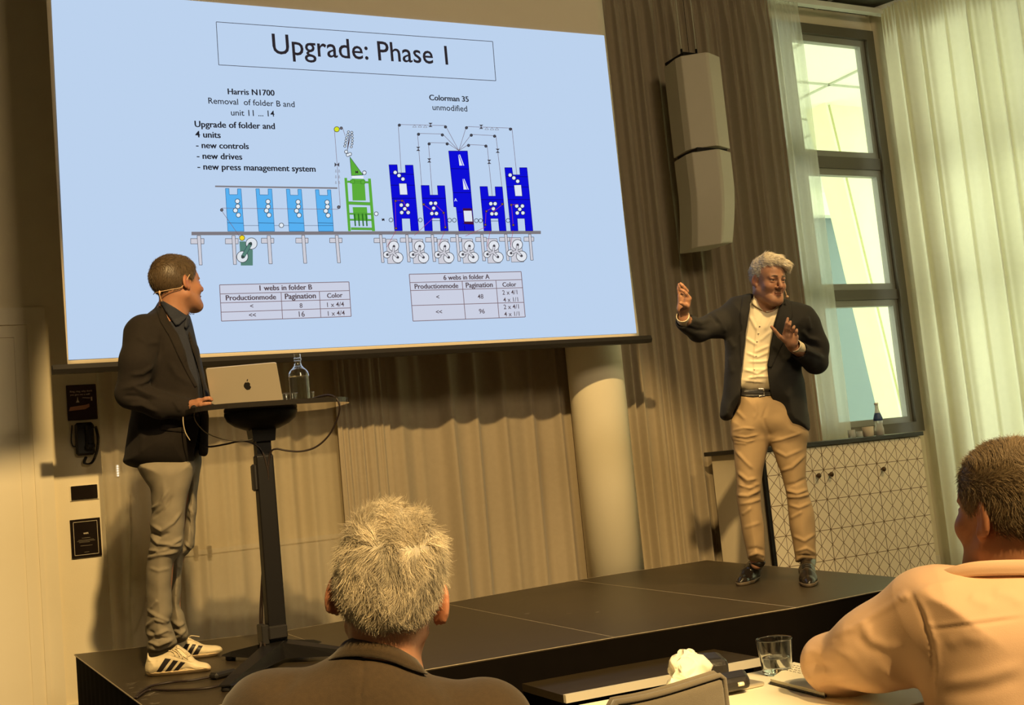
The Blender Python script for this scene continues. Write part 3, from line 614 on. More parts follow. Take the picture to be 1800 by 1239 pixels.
# ================================================================ hanging loudspeaker
m_spk = mat('cream_speaker_shell', (.62, .56, .43), .5, noise=.03)
SPY = 6.30
T = {k: atY(*v, SPY) for k, v in dict(tl=(1200, 110), tm=(1228, 101), tr=(1259, 99), ml=(1213, 273), mm=(1243, 266), mr=(1275, 261), b1=(1281, 350), bl=(1229, 434), bm=(1250, 430), br=(1281, 408)).items()}
spk = thing('hanging_loudspeaker', (*T['mm'][:2], T['bm'][2]), 'cream loudspeaker column of two cabinets hanging before the taupe curtain', 'speaker')
xl, xr = (T['tl'][0] + T['ml'][0]) / 2 - .005, (T['tr'][0] + T['mr'][0]) / 2 + .005
zt, zm, zb_ = T['tm'][2], T['mm'][2], T['bm'][2]
def shell(z0, z1, bend=0.):
    mb = MB(); N_ = 10; V = []
    ring_ = [(-.5, .06), (-.47, .0), (-.04, -.105), (.04, -.105), (.47, -.05), (.5, .0), (.42, .22), (-.42, .24)]
    for i in range(N_ + 1):
        u = i / N_; z = z1 + (z0 - z1) * u; bk = bend * max(0, u - .35) ** 1.6; w = (xr - xl) * (1 - .10 * bend * u * u)
        for a, b in ring_: V.append(((xl + xr) / 2 + a * w + .004 * bend * u * u, SPY + b + bk * .16, z + (.022 if a > 0 else 0) * bend * u * u))
    n = len(ring_)
    return mb.add(V, [(i * n + j, i * n + (j + 1) % n, (i + 1) * n + (j + 1) % n, (i + 1) * n + j) for i in range(N_) for j in range(n)] + [tuple(range(n)), tuple(range((N_ + 1) * n - 1, N_ * n - 1, -1))])
for z0, z1, b in ((zm + .012, zt, 0), (zb_, zm - .012, 1.)):
    o = obj('speaker_cabinet', shell(z0, z1, b), m_spk, spk); md = o.modifiers.new('bevel', 'BEVEL'); md.width = .006; md.segments = 2
obj('spacer', MB().box((xl + .03, SPY - .04, zm - .013), (xr - .03, SPY + .2, zm + .013)), m_black, spk)
obj('hanging_bracket', MB().box((xl + .01, SPY - .03, zt - .002), (xl + .16, SPY + .2, zt + .02), bev=.004).tube([(xl + .02, SPY, zt), (xl + .02, SPY, zt + .05)], .008, 6).tube([(xl + .15, SPY, zt), (xl + .15, SPY, zt + .06)], .008, 6), m_dark, spk)
for x, r in ((xl + .02, .003), (xl + .085, .002), (xl + .15, .003)):
    obj('suspension_wire', MB().tube([(x, SPY, zt + .01), (x, SPY, CEIL - .015)], r, 6), m_grid if r > .0025 else m_dark, spk)

# ================================================================ buffet cabinet with geometric doors
CBY = 6.10
cl_, cr_ = atY(1352, 900, CBY), atY(1640, 880, CBY); X0, X1 = atY(1343, 830, CBY)[0], atY(1620, 775, CBY)[0]
CT = 1.165; CD = .56
def lattice_mat():
    m = bpy.data.materials.new('lattice_door'); m.use_nodes = True; nt = m.node_tree; N = nt.nodes; L = nt.links; b = N['Principled BSDF']
    tc = N.new('ShaderNodeTexCoord'); sp = N.new('ShaderNodeSeparateXYZ'); L.new(tc.outputs['Object'], sp.inputs[0])
    def mth(op, a, b_=None):
        n = N.new('ShaderNodeMath'); n.operation = op
        for i, v in enumerate((a, b_)):
            if v is None: continue
            if isinstance(v, (int, float)): n.inputs[i].default_value = v
            else: L.new(v, n.inputs[i])
        return n.outputs[0]
    x, z = mth('MULTIPLY', sp.outputs[0], 10.), mth('MULTIPLY', sp.outputs[2], 9.7)
    near = lambda c: mth('ABSOLUTE', mth('SUBTRACT', mth('FRACT', mth('ADD', c, 1000.5)), .5))
    zr = mth('MULTIPLY', z, .5)
    dx, dz = near(x), mth('MULTIPLY', near(zr), 2.)
    d = mth('MINIMUM', mth('MINIMUM', dx, dz), mth('MULTIPLY', mth('MINIMUM', near(mth('ADD', x, z)), near(mth('SUBTRACT', x, z))), .707))
    line = mth('LESS_THAN', d, .022)
    dot = mth('LESS_THAN', mth('ADD', mth('MULTIPLY', dx, dx), mth('MULTIPLY', dz, dz)), .0050)
    f_ = mth('MAXIMUM', line, dot)
    mx = N.new('ShaderNodeMix'); mx.data_type = 'RGBA'; L.new(f_, mx.inputs[0])
    mx.inputs[6].default_value = (.80, .70, .52, 1); mx.inputs[7].default_value = (.17, .10, .05, 1); L.new(mx.outputs[2], b.inputs['Base Color']); b.inputs['Roughness'].default_value = .45
    return m
m_lat = lattice_mat(); m_cab = mat('cream_cabinet_board', (.72, .63, .47), .55, noise=.02)
cab = thing('buffet_cabinet', ((X0 + X1) / 2, CBY + CD / 2, 0), 'cream buffet cabinet with dark triangle lattice doors under the window', 'cabinet')
obj('carcass', MB().box((X0 - .0, CBY + .022, .12), (X1, CBY + CD, CT - .03)), m_cab, cab)
obj('plinth', MB().box((X0 + .04, CBY + .06, 0), (X1 - .04, CBY + CD - .03, .12)), m_dark, cab)
obj('countertop', MB().box((X0 - .05, CBY - .02, CT - .03), (X1 + .01, CBY + CD + .02, CT), bev=.003), mat('black_stone', (.02, .018, .016), .35), cab)
obj('edge_strip', MB().box((X0 - .004, CBY - .002, .12), (X0 + .02, CBY + .024, CT - .032)), m_dark, cab)
sp1, sp2 = atY(1455, 900, CBY)[0], atY(1540, 840, CBY)[0]; sp1 = X0 + .024 + round((sp1 - X0 - .024) / .1) * .1
for a, b, kx in ((X0 + .024, sp1, 1435), (sp1, X0 + .024 + round((sp2 - X0) / .1) * .1, 1457), (X0 + .024 + round((sp2 - X0) / .1) * .1, X1 - .004, 1549)):
    p = thing('door', (a, CBY, .12), None, None); p.parent = None
    o = MB().box((a + .002, CBY, .125), (b - .002, CBY + .02, CT - .036), bev=.002)
    bpy.data.objects.remove(p)
    d_ = obj('door', o, m_lat, cab)
    sh_ = X0 + .024 - cab.location[0]
    for v in d_.data.vertices: v.co.x -= sh_; v.co.z -= .125 + .02
    d_.location = (sh_, 0, .125 + .02)
    k = atY(kx, 836 - (kx - 1435) * .1, CBY)
    kn = MB().lathe([(.007, 0), (.007, .018), (.016, .020), (.018, .030), (.012, .038)], (k[0], CBY, k[2]), 16, R=np.array([[1, 0, 0], [0, 0, -1], [0, 1, 0]])); kn.f[-1] = kn.f[-1]
    obj('knob', kn, mat('bronze_knob', (.10, .06, .03), .35, .7), d_)
m_clear = mat('clear_glass', (.95, .97, .95), .02, trans=1, ior=1.45, noise=0)
m_water = mat('water', (.97, .99, 1), .0, trans=1, ior=1.33, noise=0)
def at_on(x, y, Y, z): p = atY(x, y, Y); return np.array((p[0], Y, z))
p = at_on(1547, 765, CBY + .12, CT)
bt2 = thing('soda_bottle', p, 'clear soda bottle with a blue label on the buffet cabinet', 'bottle')
hb = .225
obj('bottle_glass', MB().lathe([(.030, 0), (.033, .006), (.033, .05), (.027, .075), (.033, .105), (.033, .125), (.024, .15), (.014, .19), (.012, hb)], p, 24), mat('pale_bottle_glass', (.85, .9, .88), .1, trans=.5, alpha=.75, noise=0), bt2)
obj('bottle_label', MB().lathe([(.0335, .108), (.0335, .126), (.0255, .150), (.021, .165)], p, 24), mat('blue_label', (.05, .09, .24), .5), bt2)
obj('bottle_cap', MB().lathe([(.0145, hb), (.0145, hb + .014), (.012, hb + .016)], p, 18), mat('white_cap', (.85, .85, .82), .4), bt2)
obj('drink', MB().lathe([(.030, .003), (.0315, .007), (.0315, .036)], p, 24), mat('brown_drink', (.12, .03, .01), .2), bt2)
p = at_on(1527, 767, CBY + .10, CT)
cu_ = MB().lathe([(.034, 0), (.037, .004), (.042, .072), (.040, .072), (.035, .008), (.001, .007)], p, 24)
tag(obj('paper_cup', cu_, mat('beige_card', (.55, .50, .40), .7)), 'small beige cup on the buffet cabinet left of the bottle', 'cup')
for x, l_, h in ((1498, 'small clear jar behind the voile, nearest the beige cup', .06), (1513, 'low clear glass just left of the beige cup', .045)):
    p = at_on(x, 769, CBY + .34, CT); tag(obj('glass_jar', MB().lathe([(.025, 0), (.028, .004), (.028, h), (.024, h), (.024, .006), (.001, .005)], p, 20), MATS['pale_bottle_glass']), l_, 'jar')

# ================================================================ lectern
LX, LY = 1.350, 5.09
ZT = atY(460, 707, LY - .22)[2]                          # top of the slab
lec = thing('lectern_table', (LX, LY, ST), 'black height-adjustable pedestal table carrying the laptop and bottle', 'lectern')
m_slab = mat('black_glossy_top', (.02, .017, .015), .12, noise=.1)
m_under = mat('mirror_black_underside', (.45, .38, .30), .06, .85, noise=0)
xa_, xb2 = atY(324, 722, LY)[0], atY(597, 703, LY)[0]; hw = (xb2 - xa_) / 2; cxm = (xa_ + xb2) / 2
outl = []
for k in range(48):
    a = 2 * math.pi * k / 48; c_, s_ = math.cos(a), math.sin(a)
    outl.append((cxm + hw * math.copysign(abs(c_) ** .45, c_), LY - .02 + .25 * math.copysign(abs(s_) ** .55, s_) - .02 * (1 - c_ * c_) * (s_ < 0)))
mb = MB().prism([(x, y, ZT) for x, y in outl][::-1], (0, 0, -.022)); mb.m[0] = 0; mb.m[1] = 1
obj('table_top', mb, [m_slab, m_under], lec)
bc = atY(459, 720, LY); bw = .165
obj('mount_dish', MB().lathe([(.03, -.075), (.07, -.07), (.115, -.05), (.145, -.025), (.155, 0), (.155, .012)], (LX + .005, LY, ZT - .036), 40, sx=1.06, sy=.9), m_dark, lec)
zc1 = ZT - .10; z776, z870 = atY(460, 776, LY)[2], atY(460, 872, LY)[2]
def post_(w0, w1, d0, d1, z0, z1, b=.008):
    V = [(LX + sx * w / 2, LY + sy * d / 2, z) for z, w, d in ((z0, w0, d0), (z1, w1, d1)) for sx, sy in ((-1, -1), (1, -1), (1, 1), (-1, 1))]
    return MB().add(V, [(0, 3, 2, 1), (4, 5, 6, 7), (0, 1, 5, 4), (1, 2, 6, 5), (2, 3, 7, 6), (3, 0, 4, 7)])
obj('collar', post_(.098, .118, .09, .10, z776, zc1 + .03), m_dark, lec)
obj('inner_column', post_(.066, .066, .055, .055, .9, z776 + .01), m_dark, lec)
o = obj('column', post_(.082, .078, .07, .066, ST + .05, atY(460, 800, LY)[2]), m_dark, lec); md = o.modifiers.new('bevel', 'BEVEL'); md.width = .008; md.segments = 3
pz = atY(455, 845, LY)
obj('height_lever', MB().box((LX - .058, LY - .03, pz[2] - .045), (LX - .036, LY + .02, pz[2] + .075), bev=.008), m_black, lec)
cb_ = atY(463, 1115, LY)
obj('cable_box', MB().box((LX - .078, LY - .055, cb_[2] - .04), (LX - .045, LY + .03, cb_[2] + .045), bev=.004).box((LX - .05, LY - .065, cb_[2] - .022), (LX + .035, LY - .03, cb_[2] + .036), bev=.006), m_black, lec)
hub = np.array((LX, LY, ST))
def foot(tip, w=.045):
    tip = np.array(tip); d = tip - hub; L = np.linalg.norm(d); d /= L; n = np.array((-d[1], d[0], 0)); V = []
    for u, h, ww in ((0, .095, .06), (.3, .075, .052), (.8, .045, .038), (1, .028, .03)):
        c = hub + d * L * u
        for s_, z in ((-1, .022), (1, .022), (.7, h), (-.7, h)): V.append(c + n * s_ * ww + np.array((0, 0, z)))
    f_ = [(i * 4 + j, i * 4 + (j + 1) % 4, i * 4 + 4 + (j + 1) % 4, i * 4 + 4 + j) for i in range(3) for j in range(4)] + [(3, 2, 1, 0), (12, 13, 14, 15)]
    leg = obj('leg', MB().add(V, f_), m_dark, lec)
    obj('glide', MB().lathe([(.02, 0), (.024, .004), (.024, .024)], tip - d * .03, 16), m_black, leg)
for q in ((395, 1217), (640, 1158)):
    foot(atZ(*q, ST))
for v in ((-.16, .30, 0), (.25, .24, 0)): foot(hub + np.array(v))

# laptop: lid seen from behind
m_lapt = mat('aluminium_grey', (.62, .54, .42), .34, .35, noise=.02)
Dl = depth((cxm, LY, ZT))
q = [atD(372.5, 708.5, Dl - .06), atD(497.5, 700, Dl - .02), atD(485, 632.5, Dl - .10), atD(361, 643.5, Dl - .14)]
lowz = min(q[0][2], q[1][2]); q = [p + np.array((0, 0, ZT + .012 - lowz)) for p in q]; q[0][2] = q[1][2] = ZT + .012
lap = thing('laptop', (*((q[0] + q[1]) / 2)[:2], ZT), 'open aluminium laptop with a dark apple emblem on the lectern', 'laptop')
n_ = np.cross(q[1] - q[0], q[3] - q[0]); n_ /= np.linalg.norm(n_); n_ *= -np.sign(n_ @ (q[0] - CAM))
def rquad(qs, r=.06, k=5):                              # rounded corners
    out = []
    for i in range(4):
        p, a, b = qs[i], qs[i - 1], qs[(i + 1) % 4]; ea = p + (a - p) * .035; eb = p + (b - p) * .055
        for t_ in np.linspace(0, 1, k): out.append((1 - t_) ** 2 * ea + 2 * t_ * (1 - t_) * p + t_ ** 2 * eb)
    return out
lid = obj('lid', MB().prism([p for p in rquad(q)], -n_ * .006), m_lapt, lap)
def lq(u, v): return q[0] * (1 - u) * (1 - v) + q[1] * u * (1 - v) + q[2] * u * v + q[3] * (1 - u) * v + n_ * .0006
ap = []
for k in range(60):                                     # apple outline in polar form
    a = 2 * math.pi * k / 60; r = 1 + .10 * math.cos(2 * (a - 1.57)) * 0 - .22 * math.exp(-((a - 1.571) / .30) ** 2) - .13 * math.exp(-((a - 4.712) / .28) ** 2) + .04 * math.cos(4 * a)
    ap.append((r * math.cos(a) * .95, r * math.sin(a)))
bite = lambda p: (p[0] - 1.25, p[1] - .12)
ap2 = []
for x, y in ap:
    d = math.hypot(x - 1.18, y - .12)
    if d < .48: s_ = .48 / max(d, 1e-6); x, y = 1.18 + (x - 1.18) * s_, .12 + (y - .12) * s_; x = min(x, 1.18 - .05)
    ap2.append((x, y))
em = MB(); su, sv = 6.6 / 125, 7.2 / 66
em.add([lq(.54 + x * su, .47 + y * sv) for x, y in ap2], [tuple(range(60))])
lf = [(.02, 1.02), (.05, 1.28), (.28, 1.62), (.42, 1.66), (.40, 1.38), (.22, 1.10)]
em.add([lq(.54 + x * su, .47 + y * sv) for x, y in lf], [tuple(range(6))])
obj('emblem', em, m_black, lid)
yh = np.array((n_[0], n_[1], 0)); yh = -yh / np.linalg.norm(yh)
base = [q[0] - np.array((0, 0, .012)) + yh * .004, q[1] - np.array((0, 0, .012)) + yh * .004]; base += [base[1] + yh * .21, base[0] + yh * .21]
obj('keyboard_base', MB().prism([p + np.array((0, 0, .001)) for p in base], (0, 0, .011)), m_lapt, lap)

# bottle, tumblers, mouse and paper on the lectern
def glassware(name, p, prof_out, wall, label, cat, water=None):
    t_ = thing(name, p, label, cat)
    inner = [(max(r - wall, .001), max(z, .006)) for r, z in prof_out[::-1] if z > 0] + [(.001, .006)]
    def supp(pr):                                        # hold the corners so that the glass refracts cleanly
        o_ = [pr[0]]
        for a, b in zip(pr, pr[1:]): o_ += [(a[0] + (b[0] - a[0]) * f_, a[1] + (b[1] - a[1]) * f_) for f_ in (.04, .96)] + [b]
        return o_
    obj('glass_wall', MB().lathe(supp(prof_out + inner), p, 48), m_clear, t_)
    if water:
        w = [(max(r - wall - .0004, .001), max(z, .0065)) for r, z in prof_out if z <= water]
        w = w + [(w[-1][0], water)]
        obj('water', MB().lathe(supp([(.001, .0062)] + w + [(.001, water)]), p, 48), m_water, t_)
    return t_
d_b = Dl + .02
pb_ = atD(528, 699, d_b); pb_[2] = ZT
glassware('water_bottle', pb_, [(.040, 0), (.0475, .003), (.0485, .01), (.0485, .118), (.046, .132), (.038, .147), (.026, .158), (.0185, .168), (.016, .178), (.016, .190), (.0185, .192), (.0185, .203), (.016, .205), (.016, .222)], .0028, 'clear glass water bottle with a short neck on the lectern', 'bottle', .120)
p = atD(506, 697, d_b + .10); p[2] = ZT
glassware('drinking_glass', p, [(.024, 0), (.027, .003), (.034, .055)], .0018, 'small clear tumbler left of the water bottle on the lectern', 'glass')
p = atD(541, 696, d_b + .13); p[2] = ZT
glassware('drinking_glass', p, [(.022, 0), (.025, .003), (.033, .055)], .0018, 'small clear tumbler seen through the right side of the water bottle', 'glass')
p = atD(357, 713, Dl - .16); MP = np.array((p[0], p[1], ZT))
mo = MB().sphere(MP + np.array((0, 0, .008)), (.055, .032, .020), 12, R=None)
tag(obj('computer_mouse', mo, m_black), 'black computer mouse under the hand of the man at the lectern', 'mouse')
p = atD(563, 699, d_b + .05)
tag(obj('folded_paper', MB().box((p[0] - .05, p[1] - .04, ZT + .0005), (p[0] + .05, p[1] + .03, ZT + .004), bev=.001), mat('white_paper', (.85, .82, .72), .7)), 'small white folded paper at the right end of the lectern', 'paper')
# cables
m_cable = mat('black_cable', (.02, .012, .010), .5)
m_wcable = mat('grey_cable', (.45, .38, .26), .5)
def cable(pts, r, m, label, n=8):
    return tag(obj('cable', MB().tube(spline([atD(x, y, d) for x, y, d in pts], n), r, 8), m), label, 'cable')
dp = depth((LX, LY, ZT - .3))
def dl(o): return Dl + o
cable([(548, 701, dl(.0)), (562, 697, dl(-.05)), (578, 694.5, dl(-.09)), (591, 700, dl(-.12)), (597, 716, dl(-.12)), (592, 738, dl(-.10)), (578, 765, dl(-.08)), (556, 785, dl(-.07)), (530, 793, dl(-.07)), (505, 792, dl(-.07)), (485, 789, dl(-.07)), (475, 797, dl(-.06)), (471, 830, dl(-.06)), (468, 900, dl(-.06)), (462, 1000, dl(-.06)), (461, 1085, dl(-.07)), (459, 1105, dl(-.07))], .0042, m_cable, 'black cable looping down from the right end of the lectern')
cable([(346, 776, dl(-.05)), (365, 785, dl(-.07)), (395, 781, dl(-.08)), (425, 775, dl(-.08)), (446, 780, dl(-.07)), (460, 792, dl(-.065)), (468, 815, dl(-.065)), (472, 850, dl(-.065)), (464, 960, dl(-.065)), (458, 1060, dl(-.07)), (457, 1100, dl(-.07))], .0042, m_cable, 'black cable running from the jacket to the lectern post')
cable([(340, 727, dl(-.1)), (345, 742, dl(-.11)), (362, 760, dl(-.1)), (388, 771, dl(-.09)), (415, 775, dl(-.09)), (442, 772, dl(-.08)), (451, 762, dl(-.07))], .0022, m_wcable, 'thin pale cable hanging under the left half of the lectern')
cable([(322, 727, dl(-.16)), (322, 742, dl(-.18)), (326, 760, dl(-.18)), (334, 774, dl(-.17))], .0022, m_wcable, 'short thin pale cable end dangling at the left tip of the lectern')
def fcable(pts, r, m, label):
    P_ = [atZ(x, y, ST + h) for x, y, h in pts]
    return tag(obj('cable', MB().tube(spline(P_, 8), r, 8), m), label, 'cable')
fcable([(459, 1128, .10), (457, 1142, .07), (448, 1163, .03), (428, 1178, .006), (405, 1185, .006), (375, 1189, .006), (335, 1196, .006), (300, 1199, .006), (265, 1206, .006), (246, 1217, .006), (237, 1226, .006)], .005, m_cable, 'black floor cable passing the charger at the lectern foot')
fcable([(464, 1128, .10), (466, 1142, .07), (456, 1160, .04), (440, 1178, .008), (415, 1194, .006), (385, 1205, .006), (350, 1211, .006), (300, 1213, .006), (262, 1213, .006), (240, 1226, .006)], .005, m_cable, 'black floor cable in front of the charger, nearest the stage edge')
p = atZ(392, 1191, ST)
tag(obj('power_adapter', MB().box((-.055, -.028, .001), (.055, .028, .03), bev=.01, R=np.array([[.9, -.43, 0], [.43, .9, 0], [0, 0, 1]]), c=tuple(p)), m_black), 'flat black power adapter on the stage beside the white shoes', 'adapter')

# ================================================================ audience table, chairs and the things on the table
TZ = .74
m_cloth = mat('cream_tabletop', (.86, .80, .62), .5, noise=.02)
e_a, e_b = atZ(1033, 1236, TZ), atZ(1405, 1166, TZ); td = (e_b - e_a); td /= np.linalg.norm(td); tn = np.array((td[1], -td[0], 0)); tn *= np.sign(-tn[1])
t0 = e_a - td * .03; tl = 1.9
tab = thing('conference_table', (*(t0 + td * .9 + tn * .35)[:2], 0), 'cream topped conference table in front of the man in the salmon shirt', 'table')
c4 = [t0, t0 + tn * .45, t0 + td * tl + tn * .45, t0 + td * tl]
obj('table_top', MB().prism(c4[::-1], (0, 0, -.03)) if True else None, m_cloth, tab)
for u, v in ((.08, .08), (tl - .08, .08), (.08, .38), (tl - .08, .38)):
    p = t0 + td * u + tn * v; obj('leg', MB().tube([(p[0], p[1], TZ - .03), (p[0], p[1], .001)], .02, 12), m_alu, tab)
p = atZ(1367, 1184, TZ)
glassware('drinking_glass', p, [(.027, 0), (.030, .003), (.037, .072)], .002, 'glass tumbler half full of water on the cream table', 'glass', .034)
def tq(x, y, h=0.): return atZ(x, y, TZ + h)
nb = thing('notebook', tq(1405, 1200), 'open notebook with handwriting beside the salmon shirt elbow', 'notebook')
qn = [tq(1355, 1201, .002), tq(1396, 1171, .002), tq(1470, 1188, .002), tq(1450, 1226, .002)]
obj('cover', MB().prism([p + (p - sum(qn) / 4) * .03 for p in qn], (0, 0, .003)), m_black, nb)
obj('pages', MB().prism([p + np.array((0, 0, .003)) for p in qn], (0, 0, .006)), mat('cream_paper', (.86, .80, .62), .7), nb)
wm = MB(); nf = lambda u, v: qn[0] * (1 - u) * (1 - v) + qn[1] * (1 - u) * v + qn[2] * u * v + qn[3] * u * (1 - v) + np.array((0, 0, .0095))
r_ = np.random.default_rng(3)
for v in (.84, .74, .64, .54):
    u = .08
    while u < .72 - .25 * r_.random():
        w = r_.uniform(.03, .09); pts = [nf(u + w * k / 6, v + r_.uniform(-.018, .018)) for k in range(7)]; wm.tube(pts, .0005, 3); u += w + .03
obj('handwriting', wm, mat('ink', (.12, .10, .10), .7), nb)
m_case = mat('black_leather', (.02, .018, .018), .4, bump=.1)
def tbox(name, pts, h0, h1, m, label, cat, bev=.004):
    q_ = [tq(x, y, h0) for x, y in pts]; o = obj(name, MB().prism(q_, (0, 0, h1 - h0)), m); md = o.modifiers.new('bevel', 'BEVEL'); md.width = bev; md.segments = 3
    return tag(o, label, cat)
tbox('tablet', [(1240, 1228), (1345, 1205), (1300, 1196), (1215, 1213)], .001, .009, mat('silver_tablet', (.6, .55, .45), .3, .6), 'flat silver tablet under the black case on the cream table', 'tablet', .003)
tbox('power_bank', [(1262, 1221), (1320, 1210), (1312, 1196), (1262, 1205)], .0095, .034, m_case, 'black power bank with a small port on the silver tablet', 'power bank', .008)
pbk = bpy.data.objects['power_bank']; pq = [tq(1262, 1221, .0095), tq(1320, 1210, .0095)]; c = pq[0] * .3 + pq[1] * .7; e_ = (pq[1] - pq[0]); e_ /= np.linalg.norm(e_); nn = np.array((e_[1], -e_[0], 0)); nn *= np.sign(nn @ (CAM - c))
obj('port', MB().tube([c - e_ * .006 + nn * .0015 + np.array((0, 0, .012)), c + e_ * .006 + nn * .0015 + np.array((0, 0, .012))], .004, 8), m_alu, pbk)
tbox('glasses_case', [(1222, 1201), (1285, 1195), (1270, 1180), (1222, 1184)], .001, .045, m_case, 'black soft case behind the crumpled napkin on the cream table', 'case', .014)
# crumpled napkin
mb = MB().sphere((0, 0, 0), 1, 26); V = np.array(mb.v); r_ = np.random.default_rng(12)
for k in range(9):
    d = r_.normal(size=3); d /= np.linalg.norm(d); V += np.outer(np.abs(((V @ d) * 1.3 + r_.random()) % 1 - .5) - .25, d) * .55
V *= (.038, .03, .036); V[:, 0] *= 1.15 - V[:, 2] * 9; V[:, 2] += .038; p = tq(1213, 1211); V += p; V[:, 2] = np.maximum(V[:, 2], TZ + .001)
mb.v = [tuple(x) for x in V]; mb.sm = [True] * len(mb.f)
tag(obj('paper_napkin', mb, mat('white_tissue', (.90, .86, .74), .85, translucent=.2)), 'crumpled white paper napkin behind the grey chair back', 'napkin')
# upholstered chairs
m_up = mat('grey_upholstery', (.12, .10, .072), .95, noise=.1, nscale=60, bump=.2, bscale=700, sheen=.3)
m_leg = mat('dark_chair_leg', (.05, .035, .025), .5)
def chair(loc, rz, label, h=.86, drop=.012, w=.42):
    ch = thing('upholstered_chair', (0, 0, 0), label, 'chair', None)
    obj('seat', MB().box((-w / 2 - .03, -.21, .40), (w / 2 + .03, .26, .46), bev=.025), m_up, ch)
    V = []; A = np.linspace(-1, 1, 25)                       # gently hollow upholstered back panel with rounded corners
    def prof(a):
        x = a * w / 2; top = h - drop * (.5 - .5 * math.sin(a * 1.5)) - .05 * max(0, abs(a) - .86) ** 1.5 * 19 * (a < 0) - .006 * (a > .93)
        y0 = -.25 + .10 * w * a * a
        return [(x, y0, .38), (x, y0 + .004, top - .02), (x, y0 + .006, top - .004), (x, y0 + .016, top), (x, y0 + .028, top - .004), (x, y0 + .032, top - .02), (x, y0 + .034, .44), (x, y0 + .034, .38)]
    for a in A: V += prof(a)
    f_ = [(i * 8 + j, i * 8 + (j + 1) % 8, i * 8 + 8 + (j + 1) % 8, i * 8 + 8 + j) for i in range(24) for j in range(8)] + [tuple(range(8))[::-1], tuple(range(192, 200))]
    bk = obj('backrest', MB().add(V, f_, 0, True), m_up, ch)
    for e in (2, 4):
        ln = [np.array(prof(A[0])[1]) + np.array((0, 0, z)) for z in (-.25, -.1, -.03)] + [np.array(prof(a)[e]) + np.array((0, -.001 if e == 2 else .001, .001)) for a in A] + [np.array(prof(A[-1])[1]) + np.array((0, 0, z)) for z in (-.03, -.1, -.25)]
        obj('piping', MB().tube(ln, .0045, 8), m_up, ch)
    for sx in (-w / 2 + .01, w / 2 - .01):
        for sy in (-.18, .19): obj('leg', MB().tube([(sx, sy, .41), (sx * 1.12, sy * 1.12, .001)], [.018, .012], 10), m_leg, ch)
    ch.location = tuple(loc); ch.rotation_euler = (0, 0, rz)
    return ch
# ================================================================ people: sculpting tools
# camera-aligned metres: u right, w away from the viewer, v up
def J(x, y, d): return np.array([(x - 900) / F * d, d, -(y - 619.5) / F * d])
def toW(q): return CAM + np.asarray(q) @ ROT.T
def toC(p): return (np.asarray(p) - CAM) @ ROT
UPC = ROT.T @ np.array([0, 0, 1.])
def cspline(poly, n=5):
    p = np.asarray(poly, float); N_ = len(p); out = []
    for i in range(N_):
        a, b, c, d = p[i - 1], p[i], p[(i + 1) % N_], p[(i + 2) % N_]
        for t in np.linspace(0, 1, n, endpoint=False): out.append(.5 * (2 * b + (c - a) * t + (2 * a - 5 * b + 4 * c - d) * t * t + (3 * b - a - 3 * c + d) * t ** 3))
    return np.array(out)
def polysdf(x, y, P):
    d = np.full(x.shape, 1e9); ins = np.zeros(x.shape, bool); Q = np.roll(P, -1, 0)
    for (ax, ay), (bx, by) in zip(P, Q):
        ex, ey = bx - ax, by - ay; wx, wy = x - ax, y - ay; t = np.clip((wx * ex + wy * ey) / (ex * ex + ey * ey + 1e-12), 0, 1)
        d = np.minimum(d, (wx - ex * t) ** 2 + (wy - ey * t) ** 2)
        ins ^= ((ay > y) != (by > y)) & (x < ex * (y - ay) / (ey + 1e-12) + ax)
    return np.where(ins, -1, 1) * np.sqrt(d)
